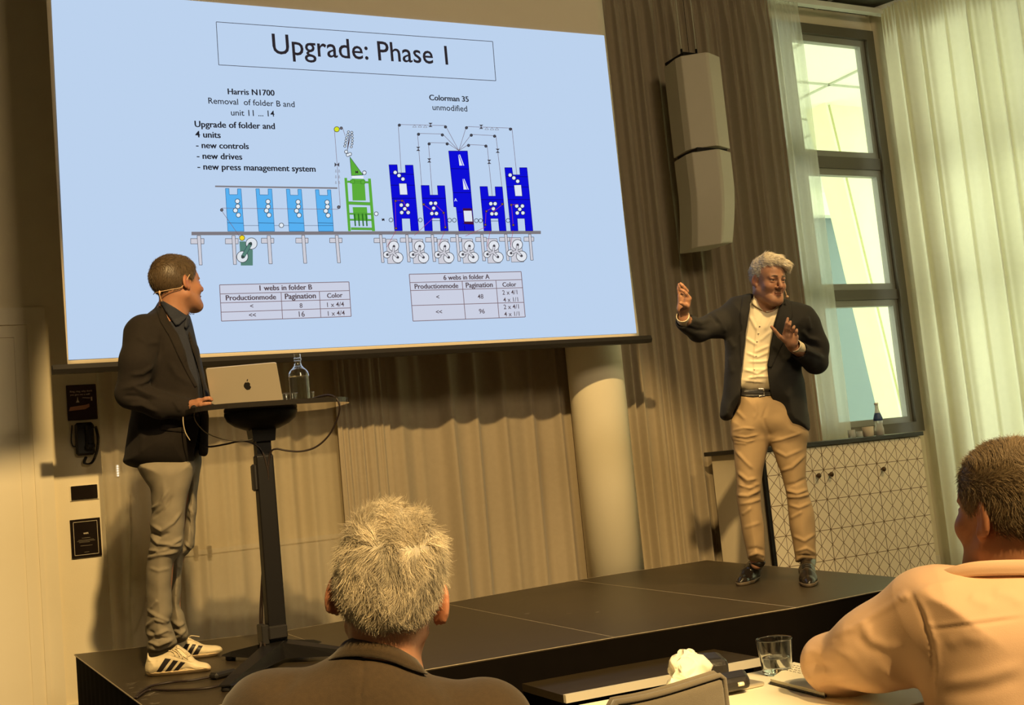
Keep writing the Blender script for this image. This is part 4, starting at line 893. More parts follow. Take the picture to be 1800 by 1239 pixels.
class Sdf:
    def __init__(s): s.ops = []
    def _a(s, f, c, R, k, op): s.ops.append((f, np.asarray(c, float), R, k, op)); return s
    def cap(s, a, b, ra, rb=None, k=.02, op='u', flat=None):   # tapered capsule; flat=(axis, factor) squashes it along an axis
        a, b = np.asarray(a, float), np.asarray(b, float); rb = ra if rb is None else rb; ab = b - a; L2 = ab @ ab + 1e-12
        if flat is not None: fx = np.asarray(flat[0], float); fx = fx / np.linalg.norm(fx)
        def f(p):
            h = np.clip((p - a) @ ab / L2, 0, 1); q = p - a - h[:, None] * ab
            if flat is not None: q = q + np.outer((q @ fx) * (1 / flat[1] - 1), fx); return (np.linalg.norm(q, axis=1) - (ra + (rb - ra) * h)) * min(1, flat[1])
            return np.linalg.norm(q, axis=1) - (ra + (rb - ra) * h)
        return s._a(f, (a + b) / 2, np.sqrt(L2) / 2 + max(ra, rb), k, op)
    def chain(s, pts, rr, k=.02, op='u', kin=None, flat=None):
        for i in range(len(pts) - 1): s.cap(pts[i], pts[i + 1], rr[i], rr[i + 1], k if i == 0 else (kin if kin is not None else .012), op, flat)
        return s
    def ell(s, c, r, R=None, k=.02, op='u'):                   # ellipsoid, R columns = its axes
        c, r = np.asarray(c, float), np.asarray(r, float); R_ = np.eye(3) if R is None else np.asarray(R)
        def f(p):
            q = (p - c) @ R_; k0 = np.linalg.norm(q / r, axis=1); k1 = np.linalg.norm(q / (r * r), axis=1); return k0 * (k0 - 1) / (k1 + 1e-9)
        return s._a(f, c, r.max(), k, op)
    def infl(s, poly, d0, tmax, r, wc=None, k=.02, op='u', smooth=5):   # outline seen from the front, rounded to real depth
        P = np.array([J(x, y, d0)[[0, 2]] for x, y in (cspline(poly, smooth) if smooth else poly)])
        ctr = P.mean(0); Rb = np.linalg.norm(P - ctr, axis=1).max() + tmax
        g = min(r, tmax)
        def f(p):
            sc_ = d0 / p[:, 1]; d = polysdf(p[:, 0] * sc_, p[:, 2] * sc_, P); w0 = d0 if wc is None else wc(p)
            a = np.where(d > -r, 1 + d / r, 0); b = (p[:, 1] - w0) / tmax; rho = np.sqrt(a * a + b * b)
            return (rho - 1) * g
        return s._a(f, (ctr[0], d0, ctr[1]), Rb + .15, k, op)
    def slab(s, poly, d0, w0, w1, k=.004, op='s', smooth=0):    # outline extruded between two depths
        P = np.array([J(x, y, d0)[[0, 2]] for x, y in (cspline(poly, smooth) if smooth else poly)])
        ctr = P.mean(0); Rb = np.linalg.norm(P - ctr, axis=1).max() + abs(w1 - w0)
        def f(p):
            sc_ = d0 / p[:, 1]; d = polysdf(p[:, 0] * sc_, p[:, 2] * sc_, P); e = np.abs(p[:, 1] - (w0 + w1) / 2) - abs(w1 - w0) / 2
            return np.maximum(d, e)
        return s._a(f, (ctr[0], (w0 + w1) / 2, ctr[1]), Rb, k, op)
    def half(s, pt, n, k=.002, op='i'):                         # keep the side the normal points away from
        pt, n = np.asarray(pt, float), np.asarray(n, float); n = n / np.linalg.norm(n)
        return s._a(lambda p: (p - pt) @ n, pt, 1e9, k, op)
    def ev(s, p, cull=None, kc=0.):
        d = np.full(len(p), 1e3)
        for f, c, R, k, op in s.ops:
            if cull is not None and np.linalg.norm(cull - c) - R - kc > max(3 * k, .03): continue
            e = f(p)
            if op == 'u':
                if k > 0: h = np.maximum(k - np.abs(d - e), 0) / k; d = np.minimum(d, e) - h * h * k * .25
                else: d = np.minimum(d, e)
            elif op == 's':
                h = np.maximum(k - np.abs(d + e), 0) / k; d = np.maximum(d, -e) + h * h * k * .25
            else:
                h = np.maximum(k - np.abs(d - e), 0) / k; d = np.maximum(d, e) + h * h * k * .25
        return d
    def mesh(s, res, lo, hi, B=12):
        lo, hi = np.asarray(lo, float), np.asarray(hi, float); nb = np.ceil((hi - lo) / (res * B)).astype(int); hd = res * B * .87
        bi = np.stack(np.meshgrid(*[np.arange(k) for k in nb], indexing='ij'), -1).reshape(-1, 3)
        cen = lo + (bi + .5) * res * B; dc = np.concatenate([s.ev(c_) for c_ in np.array_split(cen, max(1, len(cen) // 20000))])
        D = np.repeat(np.repeat(np.repeat(np.where(dc < 0, -1., 1.).astype(np.float32).reshape(nb), B, 0), B, 1), B, 2)
        g = np.stack(np.meshgrid(*[np.arange(B)] * 3, indexing='ij'), -1).reshape(-1, 3) * res
        for b, c in zip(bi[np.abs(dc) < hd * 1.9 + .004], cen[np.abs(dc) < hd * 1.9 + .004]):
            o = lo + b * res * B; i, j, k = b * B; D[i:i + B, j:j + B, k:k + B] = s.ev(o + g, c, hd).reshape(B, B, B)
        D[0] = D[-1] = 1; D[:, 0] = D[:, -1] = 1; D[:, :, 0] = D[:, :, -1] = 1
        S_ = D < 0; n = np.array(D.shape) - 1; cnt = np.zeros(n, np.uint8)
        for a in (0, 1):
            for b in (0, 1):
                for c in (0, 1): cnt += S_[a:a + n[0], b:b + n[1], c:c + n[2]]
        cell = np.argwhere((cnt > 0) & (cnt < 8)); idx = np.full(n, -1, np.int32); idx[tuple(cell.T)] = np.arange(len(cell))
        acc = np.zeros((len(cell), 3)); num = np.zeros(len(cell))
        cr = [(a, b, c) for a in (0, 1) for b in (0, 1) for c in (0, 1)]
        for p in cr:
            for ax in range(3):
                if p[ax]: continue
                q = list(p); q[ax] = 1; d0 = D[tuple((cell + p).T)]; d1 = D[tuple((cell + q).T)]; m = (d0 < 0) != (d1 < 0)
                t = np.where(m, d0 / (d0 - d1 + 1e-12), 0); pt = np.tile(np.array(p, float), (len(cell), 1)); pt[:, ax] = t
                acc += pt * m[:, None]; num += m
        V = lo + (cell + acc / num[:, None]) * res; Fs = []
        for ax in range(3):
            a, b = (ax + 1) % 3, (ax + 2) % 3
            s0 = [slice(1, None)] * 3; s0[ax] = slice(0, -1); s1 = list(s0); s1[ax] = slice(1, None)
            A_, B_2 = S_[tuple(s0)], S_[tuple(s1)]; e = np.argwhere(A_ != B_2)
            off = np.ones(3, int); off[ax] = 0; e = e + off; fl_ = S_[tuple(e.T)]
            e = e[(e < n).all(1)] if len(e) else e; fl_ = S_[tuple(e.T)]
            q = []
            for da, db in ((0, 0), (1, 0), (1, 1), (0, 1)):
                c_ = e.copy(); c_[:, a] -= da; c_[:, b] -= db; q.append(idx[tuple(c_.T)])
            q = np.stack(q, 1); ok = (q >= 0).all(1); q = q[ok]; fl_ = fl_[ok]; q[fl_] = q[fl_][:, ::-1]; Fs.append(q)
        return V, np.concatenate(Fs)[:, ::-1]
def vnormals(V, Fq):
    n = np.cross(V[Fq[:, 2]] - V[Fq[:, 0]], V[Fq[:, 3]] - V[Fq[:, 1]]); N_ = np.zeros_like(V)
    for k in range(4): np.add.at(N_, Fq[:, k], n)
    return N_ / (np.linalg.norm(N_, axis=1)[:, None] + 1e-12)
def relax(V, Fq, it=1, lam=.5):
    for _ in range(it):
        A = np.zeros_like(V); c = np.zeros(len(V))
        for k in range(4):
            np.add.at(A, Fq[:, k], V[Fq[:, (k + 1) % 4]] + V[Fq[:, k - 1]]); np.add.at(c, Fq[:, k], 2)
        V = V + lam * (A / np.maximum(c, 1)[:, None] - V)
    return V
def creases(V, N_, d0, lines):                          # folds drawn along pixel polylines, pushed in or out of the surface
    px = 900 + F * V[:, 0] / V[:, 1]; py = 619.5 - F * V[:, 2] / V[:, 1]; D = np.zeros(len(V)); face = np.clip(-N_[:, 1] * 2.5, 0, 1)
    for pts, amp, wd in lines:
        pts = np.array(pts, float); best = np.full(len(V), 1e9); tt = np.zeros(len(V)); L = len(pts) - 1
        for i in range(L):
            a, b = pts[i], pts[i + 1]; e = b - a; t = np.clip(((px - a[0]) * e[0] + (py - a[1]) * e[1]) / (e @ e + 1e-9), 0, 1)
            d = np.hypot(px - a[0] - t * e[0], py - a[1] - t * e[1]); m = d < best; best[m] = d[m]; tt[m] = (i + t[m]) / L
        D += amp * np.exp(-(best / wd) ** 2) * np.clip(np.sin(np.pi * np.clip(tt * .94 + .03, 0, 1)) * 1.6, 0, 1)
    return V + N_ * (D * face)[:, None]
def ripple(V, N_, amp, freq, seed=0):                   # soft irregular cloth relief
    r = np.random.default_rng(seed); D = np.zeros(len(V))
    for k in range(7):
        d = r.normal(size=3); d /= np.linalg.norm(d); D += np.sin((V @ d) * freq * r.uniform(.6, 1.7) + 2.2 * np.sin((V @ r.normal(size=3)) * freq * .35) + r.uniform(0, 6))
    return V + N_ * (D * amp / 2.6)[:, None]
def flesh(name, sdf, res, lo, hi, m, parent=None, lines=None, rip=None, rel=1, d0=1, tint=None):
    V, Fq = sdf.mesh(res, lo, hi); V = relax(V, Fq, rel)
    if lines or rip:
        N_ = vnormals(V, Fq)
        if rip: V = ripple(V, N_, *rip)
        if lines: V = creases(V, vnormals(V, Fq), d0, lines)
    o = mesh_obj(name, toW(V), Fq, m, parent, None, True)
    if tint is not None:
        at = o.data.attributes.new('tint', 'FLOAT_COLOR', 'POINT'); c = np.ones((len(V), 4), np.float32); c[:, :3] = tint(V); at.data.foreach_set('color', c.ravel())
    return o
def collar_band(name, top, bot, d0, xc, Rt, Rb, squash, m, parent, n=28, th=.007, bulge=.010):
    a, b = [np.array([spline([(*p, 0) for p in e], 12)]) [0][:, :2] for e in (top, bot)]; a, b = [e[np.linspace(0, len(e) - 1, n).astype(int)] for e in (a, b)]; uc = (xc - 900) / F * d0; O, I = [], []
    for t in np.linspace(0, 1, 7):
        R = Rt + (Rb - Rt) * t
        for p, q_ in zip(a, b):
            x, y = p + (q_ - p) * t; du = (x - 900) / F * d0 - uc; w = d0 - squash * math.sqrt(max(R * R - du * du, 0)) - bulge * math.sin(math.pi * min(t * 1.1, 1)); O.append(J(x, y, w)); I.append(J(x, y, w) + np.array((-du * .10, th, -.002)))
    N7 = n * 7; f_ = []
    for i in range(6):
        for j in range(n - 1): k = i * n + j; f_ += [(k, k + 1, k + n + 1, k + n), (N7 + k, N7 + k + n, N7 + k + n + 1, N7 + k + 1)]
    ed = list(range(n)) + [i * n + n - 1 for i in range(1, 7)] + [6 * n + j for j in range(n - 2, -1, -1)] + [i * n for i in range(5, 0, -1)]
    f_ += [(ed[k], N7 + ed[k], N7 + ed[(k + 1) % len(ed)], ed[(k + 1) % len(ed)]) for k in range(len(ed))]
    return mesh_obj(name, toW(np.array(O + I)), f_, m, parent, None, True, True)
def bounds(pts, pad): p = np.array(pts); return p.min(0) - pad, p.max(0) + pad
from mathutils.bvhtree import BVHTree
from mathutils import geometry as mg
def bvh(*objs):
    V, P_ = [], []
    for o in objs:
        w = wloc(o); b = len(V); V += [tuple(np.array(v.co) + w) for v in o.data.vertices]; P_ += [tuple(b + i for i in p.vertices) for p in o.data.polygons]
    return BVHTree.FromPolygons(V, P_)
def decal(name, poly, tree, m, parent, lift=.003, thick=.004, step=3., dflt=None, smooth=0, back=.002):
    P_ = cspline(poly, smooth) if smooth else np.array(poly, float); B_p = []
    for a, b in zip(P_, np.roll(P_, -1, 0)):
        k = max(1, int(np.hypot(*(b - a)) / step))
        B_p += [a + (b - a) * i / k for i in range(k)]
    nb = len(B_p); lo, hi = P_.min(0), P_.max(0); pts = [Vector(p) for p in B_p]
    gx, gy = np.meshgrid(np.arange(lo[0] + step / 2, hi[0], step), np.arange(lo[1] + step / 2, hi[1], step)); gx, gy = gx.ravel(), gy.ravel()
    d = polysdf(gx, gy, P_); ins = d < -step * .5; pts += [Vector((a, b)) for a, b in zip(gx[ins], gy[ins])]
    r_ = mg.delaunay_2d_cdt(pts, [(i, (i + 1) % nb) for i in range(nb)], [], 1, 1e-6)
    V2 = np.array([tuple(v) for v in r_[0]]); T_ = [tuple(t) for t in r_[2]]; ds = []
    for x, y in V2:
        v = ray(x, y); L = np.linalg.norm(v); h = tree.ray_cast(Vector(CAM), Vector(v / L)); ds.append(h[3] / L if h[0] is not None else np.nan)
    ds = np.array(ds); bad = np.isnan(ds)
    if bad.all(): ds[:] = dflt
    elif bad.any():
        for i in np.where(bad)[0]: ds[i] = ds[~bad][np.argmin(((V2[~bad] - V2[i]) ** 2).sum(1))]
    med = np.median(ds); ds = np.clip(ds, med - .25, med + .25)
    top = np.array([CAM + ray(x, y) * (q - lift) for (x, y), q in zip(V2, ds)]); bot = np.array([CAM + ray(x, y) * (q - lift + thick) for (x, y), q in zip(V2, ds)])
    n = len(V2); cnt = {}
    T2 = []
    for t in T_:
        p = top[list(t)]; nn = np.cross(p[1] - p[0], p[2] - p[0]); T2.append(t if nn @ (CAM - p[0]) > 0 else t[::-1])
    for t in T2:
        for i in range(len(t)): cnt[(t[i], t[(i + 1) % len(t)])] = 1
    f_ = T2 + [tuple(n + i for i in t[::-1]) for t in T2] + [(b, a, n + a, n + b) for (a, b) in cnt if (b, a) not in cnt]
    return mesh_obj(name, np.vstack([top, bot]), f_, m, parent, None, [True] * (2 * len(T2)) + [False] * (len(f_) - 2 * len(T2)))
def strands(name, roots, dirs, length, rad, m, parent, droop=0., curl=0., seed=0, seg=5, shade=(.75, 1.2), tone=None):
    r = np.random.default_rng(seed); n = len(roots); P_ = roots.copy(); d = dirs / np.linalg.norm(dirs, axis=1)[:, None]; pts = [P_.copy()]; L = np.broadcast_to(length, (n,)) * r.uniform(.7, 1.15, n)
    ax = r.normal(size=(n, 3)) if curl else None
    for k in range(seg):
        P_ = P_ + d * (L / seg)[:, None]; pts.append(P_.copy())
        d = d + np.array((0, 0, -droop)) / seg
        if curl: d = d + np.cross(ax, d) * curl / seg
        d /= np.linalg.norm(d, axis=1)[:, None]
    pts = np.array(pts).transpose(1, 0, 2); K = seg + 1; t = np.gradient(pts, axis=1); t /= np.linalg.norm(t, axis=2)[:, :, None] + 1e-9
    u = np.cross(t, r.normal(size=(n, 1, 3))); u /= np.linalg.norm(u, axis=2)[:, :, None] + 1e-9; w = np.cross(t, u)
    rr = rad * np.linspace(1, .25, K)[None, :, None] * r.uniform(.7, 1.2, (n, 1, 1))
    V = np.stack([pts + rr * (math.cos(a) * u + math.sin(a) * w) for a in (0, 2.094, 4.189)], 2).reshape(-1, 3)
    b = (np.arange(n)[:, None, None] * K + np.arange(seg)[None, :, None]) * 3; j = np.arange(3)[None, None, :]; j2 = (j + 1) % 3
    Fq = np.stack([b + j, b + j2, b + 3 + j2, b + 3 + j], -1).reshape(-1, 4)
    o = mesh_obj(name, V, Fq, m, parent, None, True)
    c = np.ones((n, K * 3, 4), np.float32); s_ = r.uniform(*shade, (n, 1, 1)); c[:, :, :3] = s_ if tone is None else s_ * tone[:, None, :]
    o.data.attributes.new('tint', 'FLOAT_COLOR', 'POINT').data.foreach_set('color', c.ravel()); return o
# a head in its own axes: x the person's right, y out of the face, z up
class Head:
    def __init__(s, c, face, up, sc_=1.): 
        s.c = np.asarray(c, float); z = np.asarray(up, float); y = np.asarray(face, float); y = y / np.linalg.norm(y); z = z - y * (z @ y); z /= np.linalg.norm(z); s.A = np.stack([np.cross(y, z), y, z], 1); s.s = sc_
    def g(s, *p): return s.c + s.A @ (np.array(p) * s.s)
    def loc(s, P): return (P - s.c) @ s.A / s.s
    def build(s, q, jowl=0., nose=1., neck=None, nr=(.058, .060), ear=1., flare=.35, eo=0.):
        g, k_ = s.g, s.s; e = lambda c, r, k=.02, op='u', R=None: q.ell(g(*c), np.array(r) * k_, s.A if R is None else s.A @ R, k * k_, op); cp = lambda a, b, ra, rb, k=.02, op='u': q.cap(g(*a), g(*b), ra * k_, rb * k_, k * k_, op)
        e((0, -.014, .036), (.076, .099, .090)); e((0, .030, .045), (.064, .060, .066), .03); e((0, .038, -.022), (.061, .054, .072), .03)
        e((0, .046, -.078), (.050, .046, .040), .03); cp((0, .082, -.104), (0, .078, -.100), .018, .018, .03)
        for x in (-1, 1):
            cp((x * .056, .004, -.052), (x * .022, .078, -.100), .018 + jowl, .016 + jowl, .03); e((x * .041, .066, -.026), (.024, .024, .022), .025)
        if neck is not None: q.chain([g(0, -.022, -.045), (g(0, -.03, -.1) + neck) / 2, neck], [nr[0] * k_, (nr[0] + nr[1]) / 2 * k_, nr[1] * k_], .03, kin=.03)
        for x in (-1, 1): cp((x * .012, .088, .030), (x * .042, .074, .030), .011, .010, .014)
        cp((0, .092, .020), (0, .110 + .008 * nose, -.020), .009, .0125, .012); e((0, .113 + .006 * nose, -.026), (.012, .011, .010), .008)
        for x in (-1, 1):
            e((x * .0135, .102, -.029), (.0085, .011, .0075), .006); e((x * .032, .100, .011), (.019, .015, .011), .012, 's')
            e((x * .032, .0835, .0190), (.0185, .0115, .0090), .004); e((x * .032, .0835, .0030), (.0170, .0105, .0055), .005)
            cp((x * .024, .100, -.036), (x * .036, .084, -.062), .002, .002, .008, 's')
            R = np.array([[math.cos(flare), -math.sin(flare) * x, 0], [math.sin(flare) * x, math.cos(flare), 0], [0, 0, 1]]); t_ = .22; R2 = np.array([[1, 0, 0], [0, math.cos(t_), math.sin(t_)], [0, -math.sin(t_), math.cos(t_)]])
            RR = R @ R2
            e((x * (.081 + eo), -.010, .002), (.008, .020 * ear, .033 * ear), .006, 'u', RR); e((x * (.078 + eo * .6), .0, -.024 * ear), (.007, .010, .012), .006)
            e((x * (.090 + eo), -.003, .004), (.007, .011, .020), .006, 's', RR)
        e((0, .099, -.0565), (.023, .009, .0055), .006); e((0, .097, -.0675), (.020, .009, .0065), .006); e((0, .1085, -.0622), (.024, .0075, .0012), .003, 's')
        return s
    def skin_tint(s, V, base=(1, 1, 1), red=.8):
        p = s.loc(V); c = np.ones((len(V), 3)) * base
        def blob(ctr, r, col, amt):
            w = np.exp(-(((p - ctr) / r) ** 2).sum(1)) * amt; c[:] = c * (1 - w[:, None]) + c * np.array(col) * w[:, None]
        for x in (-1, 1):
            blob((x * .045, .07, -.022), (.022, .03, .02), (1.05, .78, .72), .8 * red); blob((x * .082, -.01, 0), (.02, .03, .04), (1.05, .74, .66), .8 * red)
        blob((0, .118, -.024), (.014, .02, .014), (1.05, .74, .68), .7 * red); blob((0, .1, -.062), (.024, .03, .008), (.86, .58, .55), .9); blob((0, .07, -.09), (.045, .05, .03), (.9, .87, .85), .6)
        return c
    def eyes(s, parent, look=(0, 1, 0)):
        m = [mat('eye_white', (.55, .50, .44), .25), mat('iris', (.025, .02, .015), .3)]; l = s.A @ (np.array(look) / np.linalg.norm(look))
        for x in (-1, 1):
            c = s.g(x * .032, .0795, .0105); r = .0125 * s.s; z = l; a = np.cross(z, (0.1, 0, 1)); a /= np.linalg.norm(a); R = np.stack([a, np.cross(z, a), z], 1)
            mb = MB(); N_ = 14; V = [c + R @ (r * np.array((math.sin(t) * math.cos(p), math.sin(t) * math.sin(p), math.cos(t)))) for t in np.linspace(0, math.pi, N_) for p in np.linspace(0, 2 * math.pi, 20, endpoint=False)]
            for i in range(N_ - 1): mb.add([], [], 0); mb.f += [(i * 20 + j, (i + 1) * 20 + j, (i + 1) * 20 + (j + 1) % 20, i * 20 + (j + 1) % 20) for j in range(20)]; mb.m += [1 if i < 2 else 0] * 20; mb.sm += [True] * 20
            mb.v = [tuple(v) for v in toW(V)]; obj('eye', mb, m, parent)
def dirC(u, w, v): return np.array((u, w, v), float)
m_skin = mat('skin', (.46, .27, .175), .5, noise=.08, nscale=60, bump=.05, bscale=300, attr='tint', sss=.10)
m_hairg = mat('grey_hair', (.62, .56, .45), .42, attr='tint', noise=.1)
def hand(q, wrist, palm_pts, fingers, thumb, pr=.020, fr=.0085, flat=None):
    for a, b in palm_pts: q.cap(a, b, pr, pr * .9, .012, 'u', flat)
    q.cap(wrist, palm_pts[0][0], .026, pr, .02, 'u', flat)
    for f_ in fingers: q.chain(f_, [fr * 1.08, fr, fr * .95, fr * .82][:len(f_)], .006, kin=.003)
    q.chain(thumb, [.014, .0105, .009][:len(thumb)], .010, kin=.004)
# ---------------------------------------------------------------- the presenter in the navy jacket, gesturing at the right
D2 = depth(atZ(1372, 1022, ST))
base2 = atZ(1372, 1024, ST)
per2 = thing('person', base2, 'grey-haired person in dark blazer and cream shirt gesturing with both hands on stage', 'person')
def C1(x, y): return (1150 + x / 3.097, 400 + y / 3.097)
def C2(x, y): return (1230 + x / 3.098, 660 + y / 3.098)
def K(x, y, o=0.): return J(x, y, D2 + o)
h2 = Head(K(1350, 494, -.02), dirC(.40, -.91, -.12), UPC * 1 + dirC(.05, 0, 0), .99)
q = Sdf(); h2.build(q, jowl=.006, neck=K(1347, 560, .03), nr=(.066, .068))
# trunk, arms and hips under the clothes
q.chain([K(1350, 560, .05), K(1352, 640, .05), K(1345, 690, .06), K(1350, 745, .06)], [.07, .08, .06, .045], .05, kin=.06)
q.chain([K(1295, 552, .05), K(1226, 582, -.05), K(1203, 560, -.20)], [.05, .04, .029], .05, kin=.03)
q.chain([K(1415, 570, .05), K(1434, 636, .02), K(1400, 614, -.17)], [.05, .04, .029], .05, kin=.03)
q.chain([K(1322, 745, .03), K(1314, 850, .02), K(1330, 990, .03)], [.06, .042, .033], .05, kin=.03)
q.chain([K(1388, 745, .03), K(1402, 860, .02), K(1418, 990, .03)], [.06, .042, .033], .05, kin=.03)
def A1(x, y, o): return K(1180 + x / 10.33, 480 + y / 10.33, o)
def A2(x, y, o): return K(1320 + x / 10.33, 540 + y / 10.33, o)
hand(q, A1(232, 760, -.21), [(A1(190, 640, -.24), A1(180, 430, -.255)), (A1(260, 640, -.25), A1(300, 470, -.275))],
     [[A1(335, 455, -.28), A1(270, 370, -.30), A1(222, 322, -.305), A1(182, 300, -.30)], [A1(290, 330, -.265), A1(240, 265, -.28), A1(200, 220, -.285), A1(168, 190, -.28)],
      [A1(210, 380, -.25), A1(175, 300, -.265), A1(155, 245, -.27), A1(140, 205, -.265)], [A1(160, 430, -.24), A1(140, 350, -.25), A1(132, 290, -.255), A1(128, 245, -.25)]],
     [A1(280, 600, -.275), A1(235, 575, -.30), A1(172, 540, -.32)], pr=.021, fr=.0088)
hand(q, A2(750, 720, -.19), [(A2(700, 640, -.22), A2(640, 500, -.235)), (A2(740, 640, -.22), A2(700, 510, -.235)), (A2(780, 640, -.215), A2(800, 540, -.225))],
     [[A2(605, 480, -.24), A2(630, 380, -.265), A2(648, 290, -.275), A2(668, 205, -.27)], [A2(665, 470, -.24), A2(690, 390, -.265), A2(704, 320, -.275), A2(716, 262, -.27)],
      [A2(725, 490, -.235), A2(750, 430, -.255), A2(768, 385, -.265), A2(785, 348, -.262)], [A2(790, 540, -.225), A2(815, 480, -.24), A2(825, 440, -.245), A2(832, 408, -.243)]],
     [A2(620, 600, -.23), A2(520, 530, -.255), A2(430, 420, -.27)], pr=.021, fr=.0088)
q.cap(A2(430, 420, -.27), A2(375, 355, -.275), .0095, .008, .004)
lo2, hi2 = bounds([K(1185, 440), K(1455, 1040)], .05); lo2[1] = D2 - .42; hi2[1] = D2 + .25
o_b2 = flesh('body', q, .0035, lo2, hi2, m_skin, per2, rel=1, tint=lambda V: h2.skin_tint(V, (.84, .74, .70)))
o_b2['label'] = 'face, neck and hands'
h2.eyes(o_b2, (.12, 1, -.05))
# eyebrows
for x in (-1, 1):
    pts = np.array([toW(h2.g(x * a, b, c)) for a, b, c in ((.014, .1025, .0345), (.026, .099, .0365), (.038, .0905, .0345), (.047, .081, .028))]); obj('eyebrow', MB().tube(spline(pts, 4), .0027, 6), mat('brow_hair', (.26, .18, .12), .7), o_b2)
# hair: sculpted swept volume plus strands
q = Sdf(); g = h2.g; s_ = h2.s
q.ell(g(0, -.024, .046), np.array((.084, .100, .092)) * s_, h2.A, .01)
q.ell(g(.0, .028, .110), np.array((.066, .062, .030)) * s_, h2.A, .03); q.chain([g(.03, .02, .125), g(0, .068, .118), g(-.045, .088, .095), g(-.068, .070, .062)], [.026, .024, .020, .010], .02)
q.ell(g(0, .100, -.02), np.array((.074, .080, .096)) * s_, h2.A, .012, 's'); 
for x in (-1, 1): q.ell(g(x * .085, .0, -.03), np.array((.03, .04, .045)) * s_, h2.A, .01, 's')
q.half(g(0, -.03, -.055), h2.A @ np.array((0, .25, -1)), .01)
lo, hi = bounds([g(0, 0, .03)], .18)
m_hairs = mat('silver_hair', (.78, .73, .63), .42, attr='tint', noise=.08)
hv2 = flesh('hair', q, .0035, lo, hi, m_hairs, o_b2, rip=(.0016, 220, 3), tint=lambda V: np.ones((len(V), 3)) * .8)
def hair_roots(o, n, seed, keep=None):
    r = np.random.default_rng(seed); V = np.array([v.co for v in o.data.vertices]) + wloc(o); N_ = np.array([v.normal for v in o.data.vertices]); i = r.integers(0, len(V), n)
    R_, N2 = V[i] + r.normal(size=(n, 3)) * .001, N_[i]
    if keep is not None: m = keep(R_); R_, N2 = R_[m], N2[m]
    return R_, N2
def tang(fw, N_, lift): f_ = fw - N_ * (fw * N_).sum(1)[:, None]; return f_ / (np.linalg.norm(f_, axis=1)[:, None] + 1e-6) + N_ * lift
R_, N_ = hair_roots(hv2, 10000, 5); L_ = h2.loc(toC(R_))
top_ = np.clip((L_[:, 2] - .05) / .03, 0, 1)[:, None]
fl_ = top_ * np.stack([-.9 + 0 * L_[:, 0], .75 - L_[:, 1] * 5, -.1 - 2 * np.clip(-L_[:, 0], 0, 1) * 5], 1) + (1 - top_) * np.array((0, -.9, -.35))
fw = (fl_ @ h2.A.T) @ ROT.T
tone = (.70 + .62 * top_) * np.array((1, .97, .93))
wv = .25 * np.sin(L_[:, :1] * 120 + L_[:, 2:] * 60) * (h2.A[:, 2] @ ROT.T)
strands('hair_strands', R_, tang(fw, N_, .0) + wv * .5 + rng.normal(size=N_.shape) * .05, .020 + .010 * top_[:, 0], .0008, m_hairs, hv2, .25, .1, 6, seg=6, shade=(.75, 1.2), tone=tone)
# shirt, trousers, belt
m_shirt2 = mat('cream_shirt', (.78, .68, .50), .8, noise=.03, bump=.05, bscale=400)
shirt_poly = [C1(*p) for p in ((545, 372), (590, 432), (640, 432), (690, 395), (730, 500), (735, 620), (720, 760), (690, 890), (470, 890), (440, 780), (450, 640), (470, 500))]
q = Sdf().infl(shirt_poly, D2 + .03, .122, .12, k=.01)
wr = [((500 + a, 690 + b), (560 + c, 700 + d), (640, 690 + e)) for a, b, c, d, e in ((0, -10, 0, 5, -20), (10, 40, 20, 30, 30), (-10, 80, 0, 95, 60), (0, 130, 0, 110, 120))]
sl2 = [([C1(*p) for p in l], a, 2.2) for l in wr for a in (.006,)] + [([C1(590, 440), C1(560, 560), C1(545, 700), C1(548, 880)], .005, 2.0), ([C1(650, 470), C1(600, 560)], .007, 3), ([C1(520, 480), C1(560, 560)], .006, 3), ([C1(640, 560), C1(570, 620)], .005, 2.5), ([C1(500, 600), C1(560, 640)], .005, 2.5), ([C1(630, 640), C1(540, 680)], .006, 2.5), ([C1(485, 780), C1(610, 770)], .005, 2.5), ([C1(480, 830), C1(600, 840)], .005, 2.5)]
o_s2 = flesh('shirt', q, .005, lo2, hi2, m_shirt2, per2, lines=sl2, rip=(.0012, 45, 2))
tr_s2 = bvh(o_s2)
for a_, b_ in ((K(1405, 613, -.14), K(1396, 606.5, -.200)), (K(1203, 565, -.16), K(1200, 555, -.222))):
    ax_ = (b_ - a_) / np.linalg.norm(b_ - a_); q = Sdf().cap(a_, b_, .0365, .0345, 0).cap(a_, b_ + ax_ * .06, .031, .0295, .002, 's'); q.half(b_, ax_, .001)
    lo, hi = bounds([a_, b_], .06); flesh('cuff', q, .0025, lo, hi, m_shirt2, o_s2)
decal('collar', [C1(*p) for p in ((545, 358), (538, 385), (530, 412), (556, 432), (590, 452), (598, 436), (566, 405))], tr_s2, m_shirt2, o_s2, .016, .02)
decal('collar', [C1(*p) for p in ((692, 393), (640, 424), (598, 440), (612, 462), (652, 450), (690, 418))], tr_s2, m_shirt2, o_s2, .014, .02)
for p in ((575, 535), (568, 575), (560, 618), (556, 697), (545, 770)): decal('button', [C1(p[0] + 5 * math.cos(a), p[1] + 5 * math.sin(a)) for a in np.linspace(0, 6.28, 9)[:-1]], tr_s2, mat('pearl_button', (.7, .62, .48), .3), o_s2, .004, .003, 1.5)
m_chino = mat('tan_chino_cloth', (.33, .23, .125), .85, noise=.06, nscale=25, bump=.08, bscale=500)
hip = [C2(*p) for p in ((222, 80), (195, 180), (176, 260), (180, 345), (300, 380), (378, 340), (480, 390), (580, 340), (578, 250), (560, 140), (520, 75), (360, 78))]
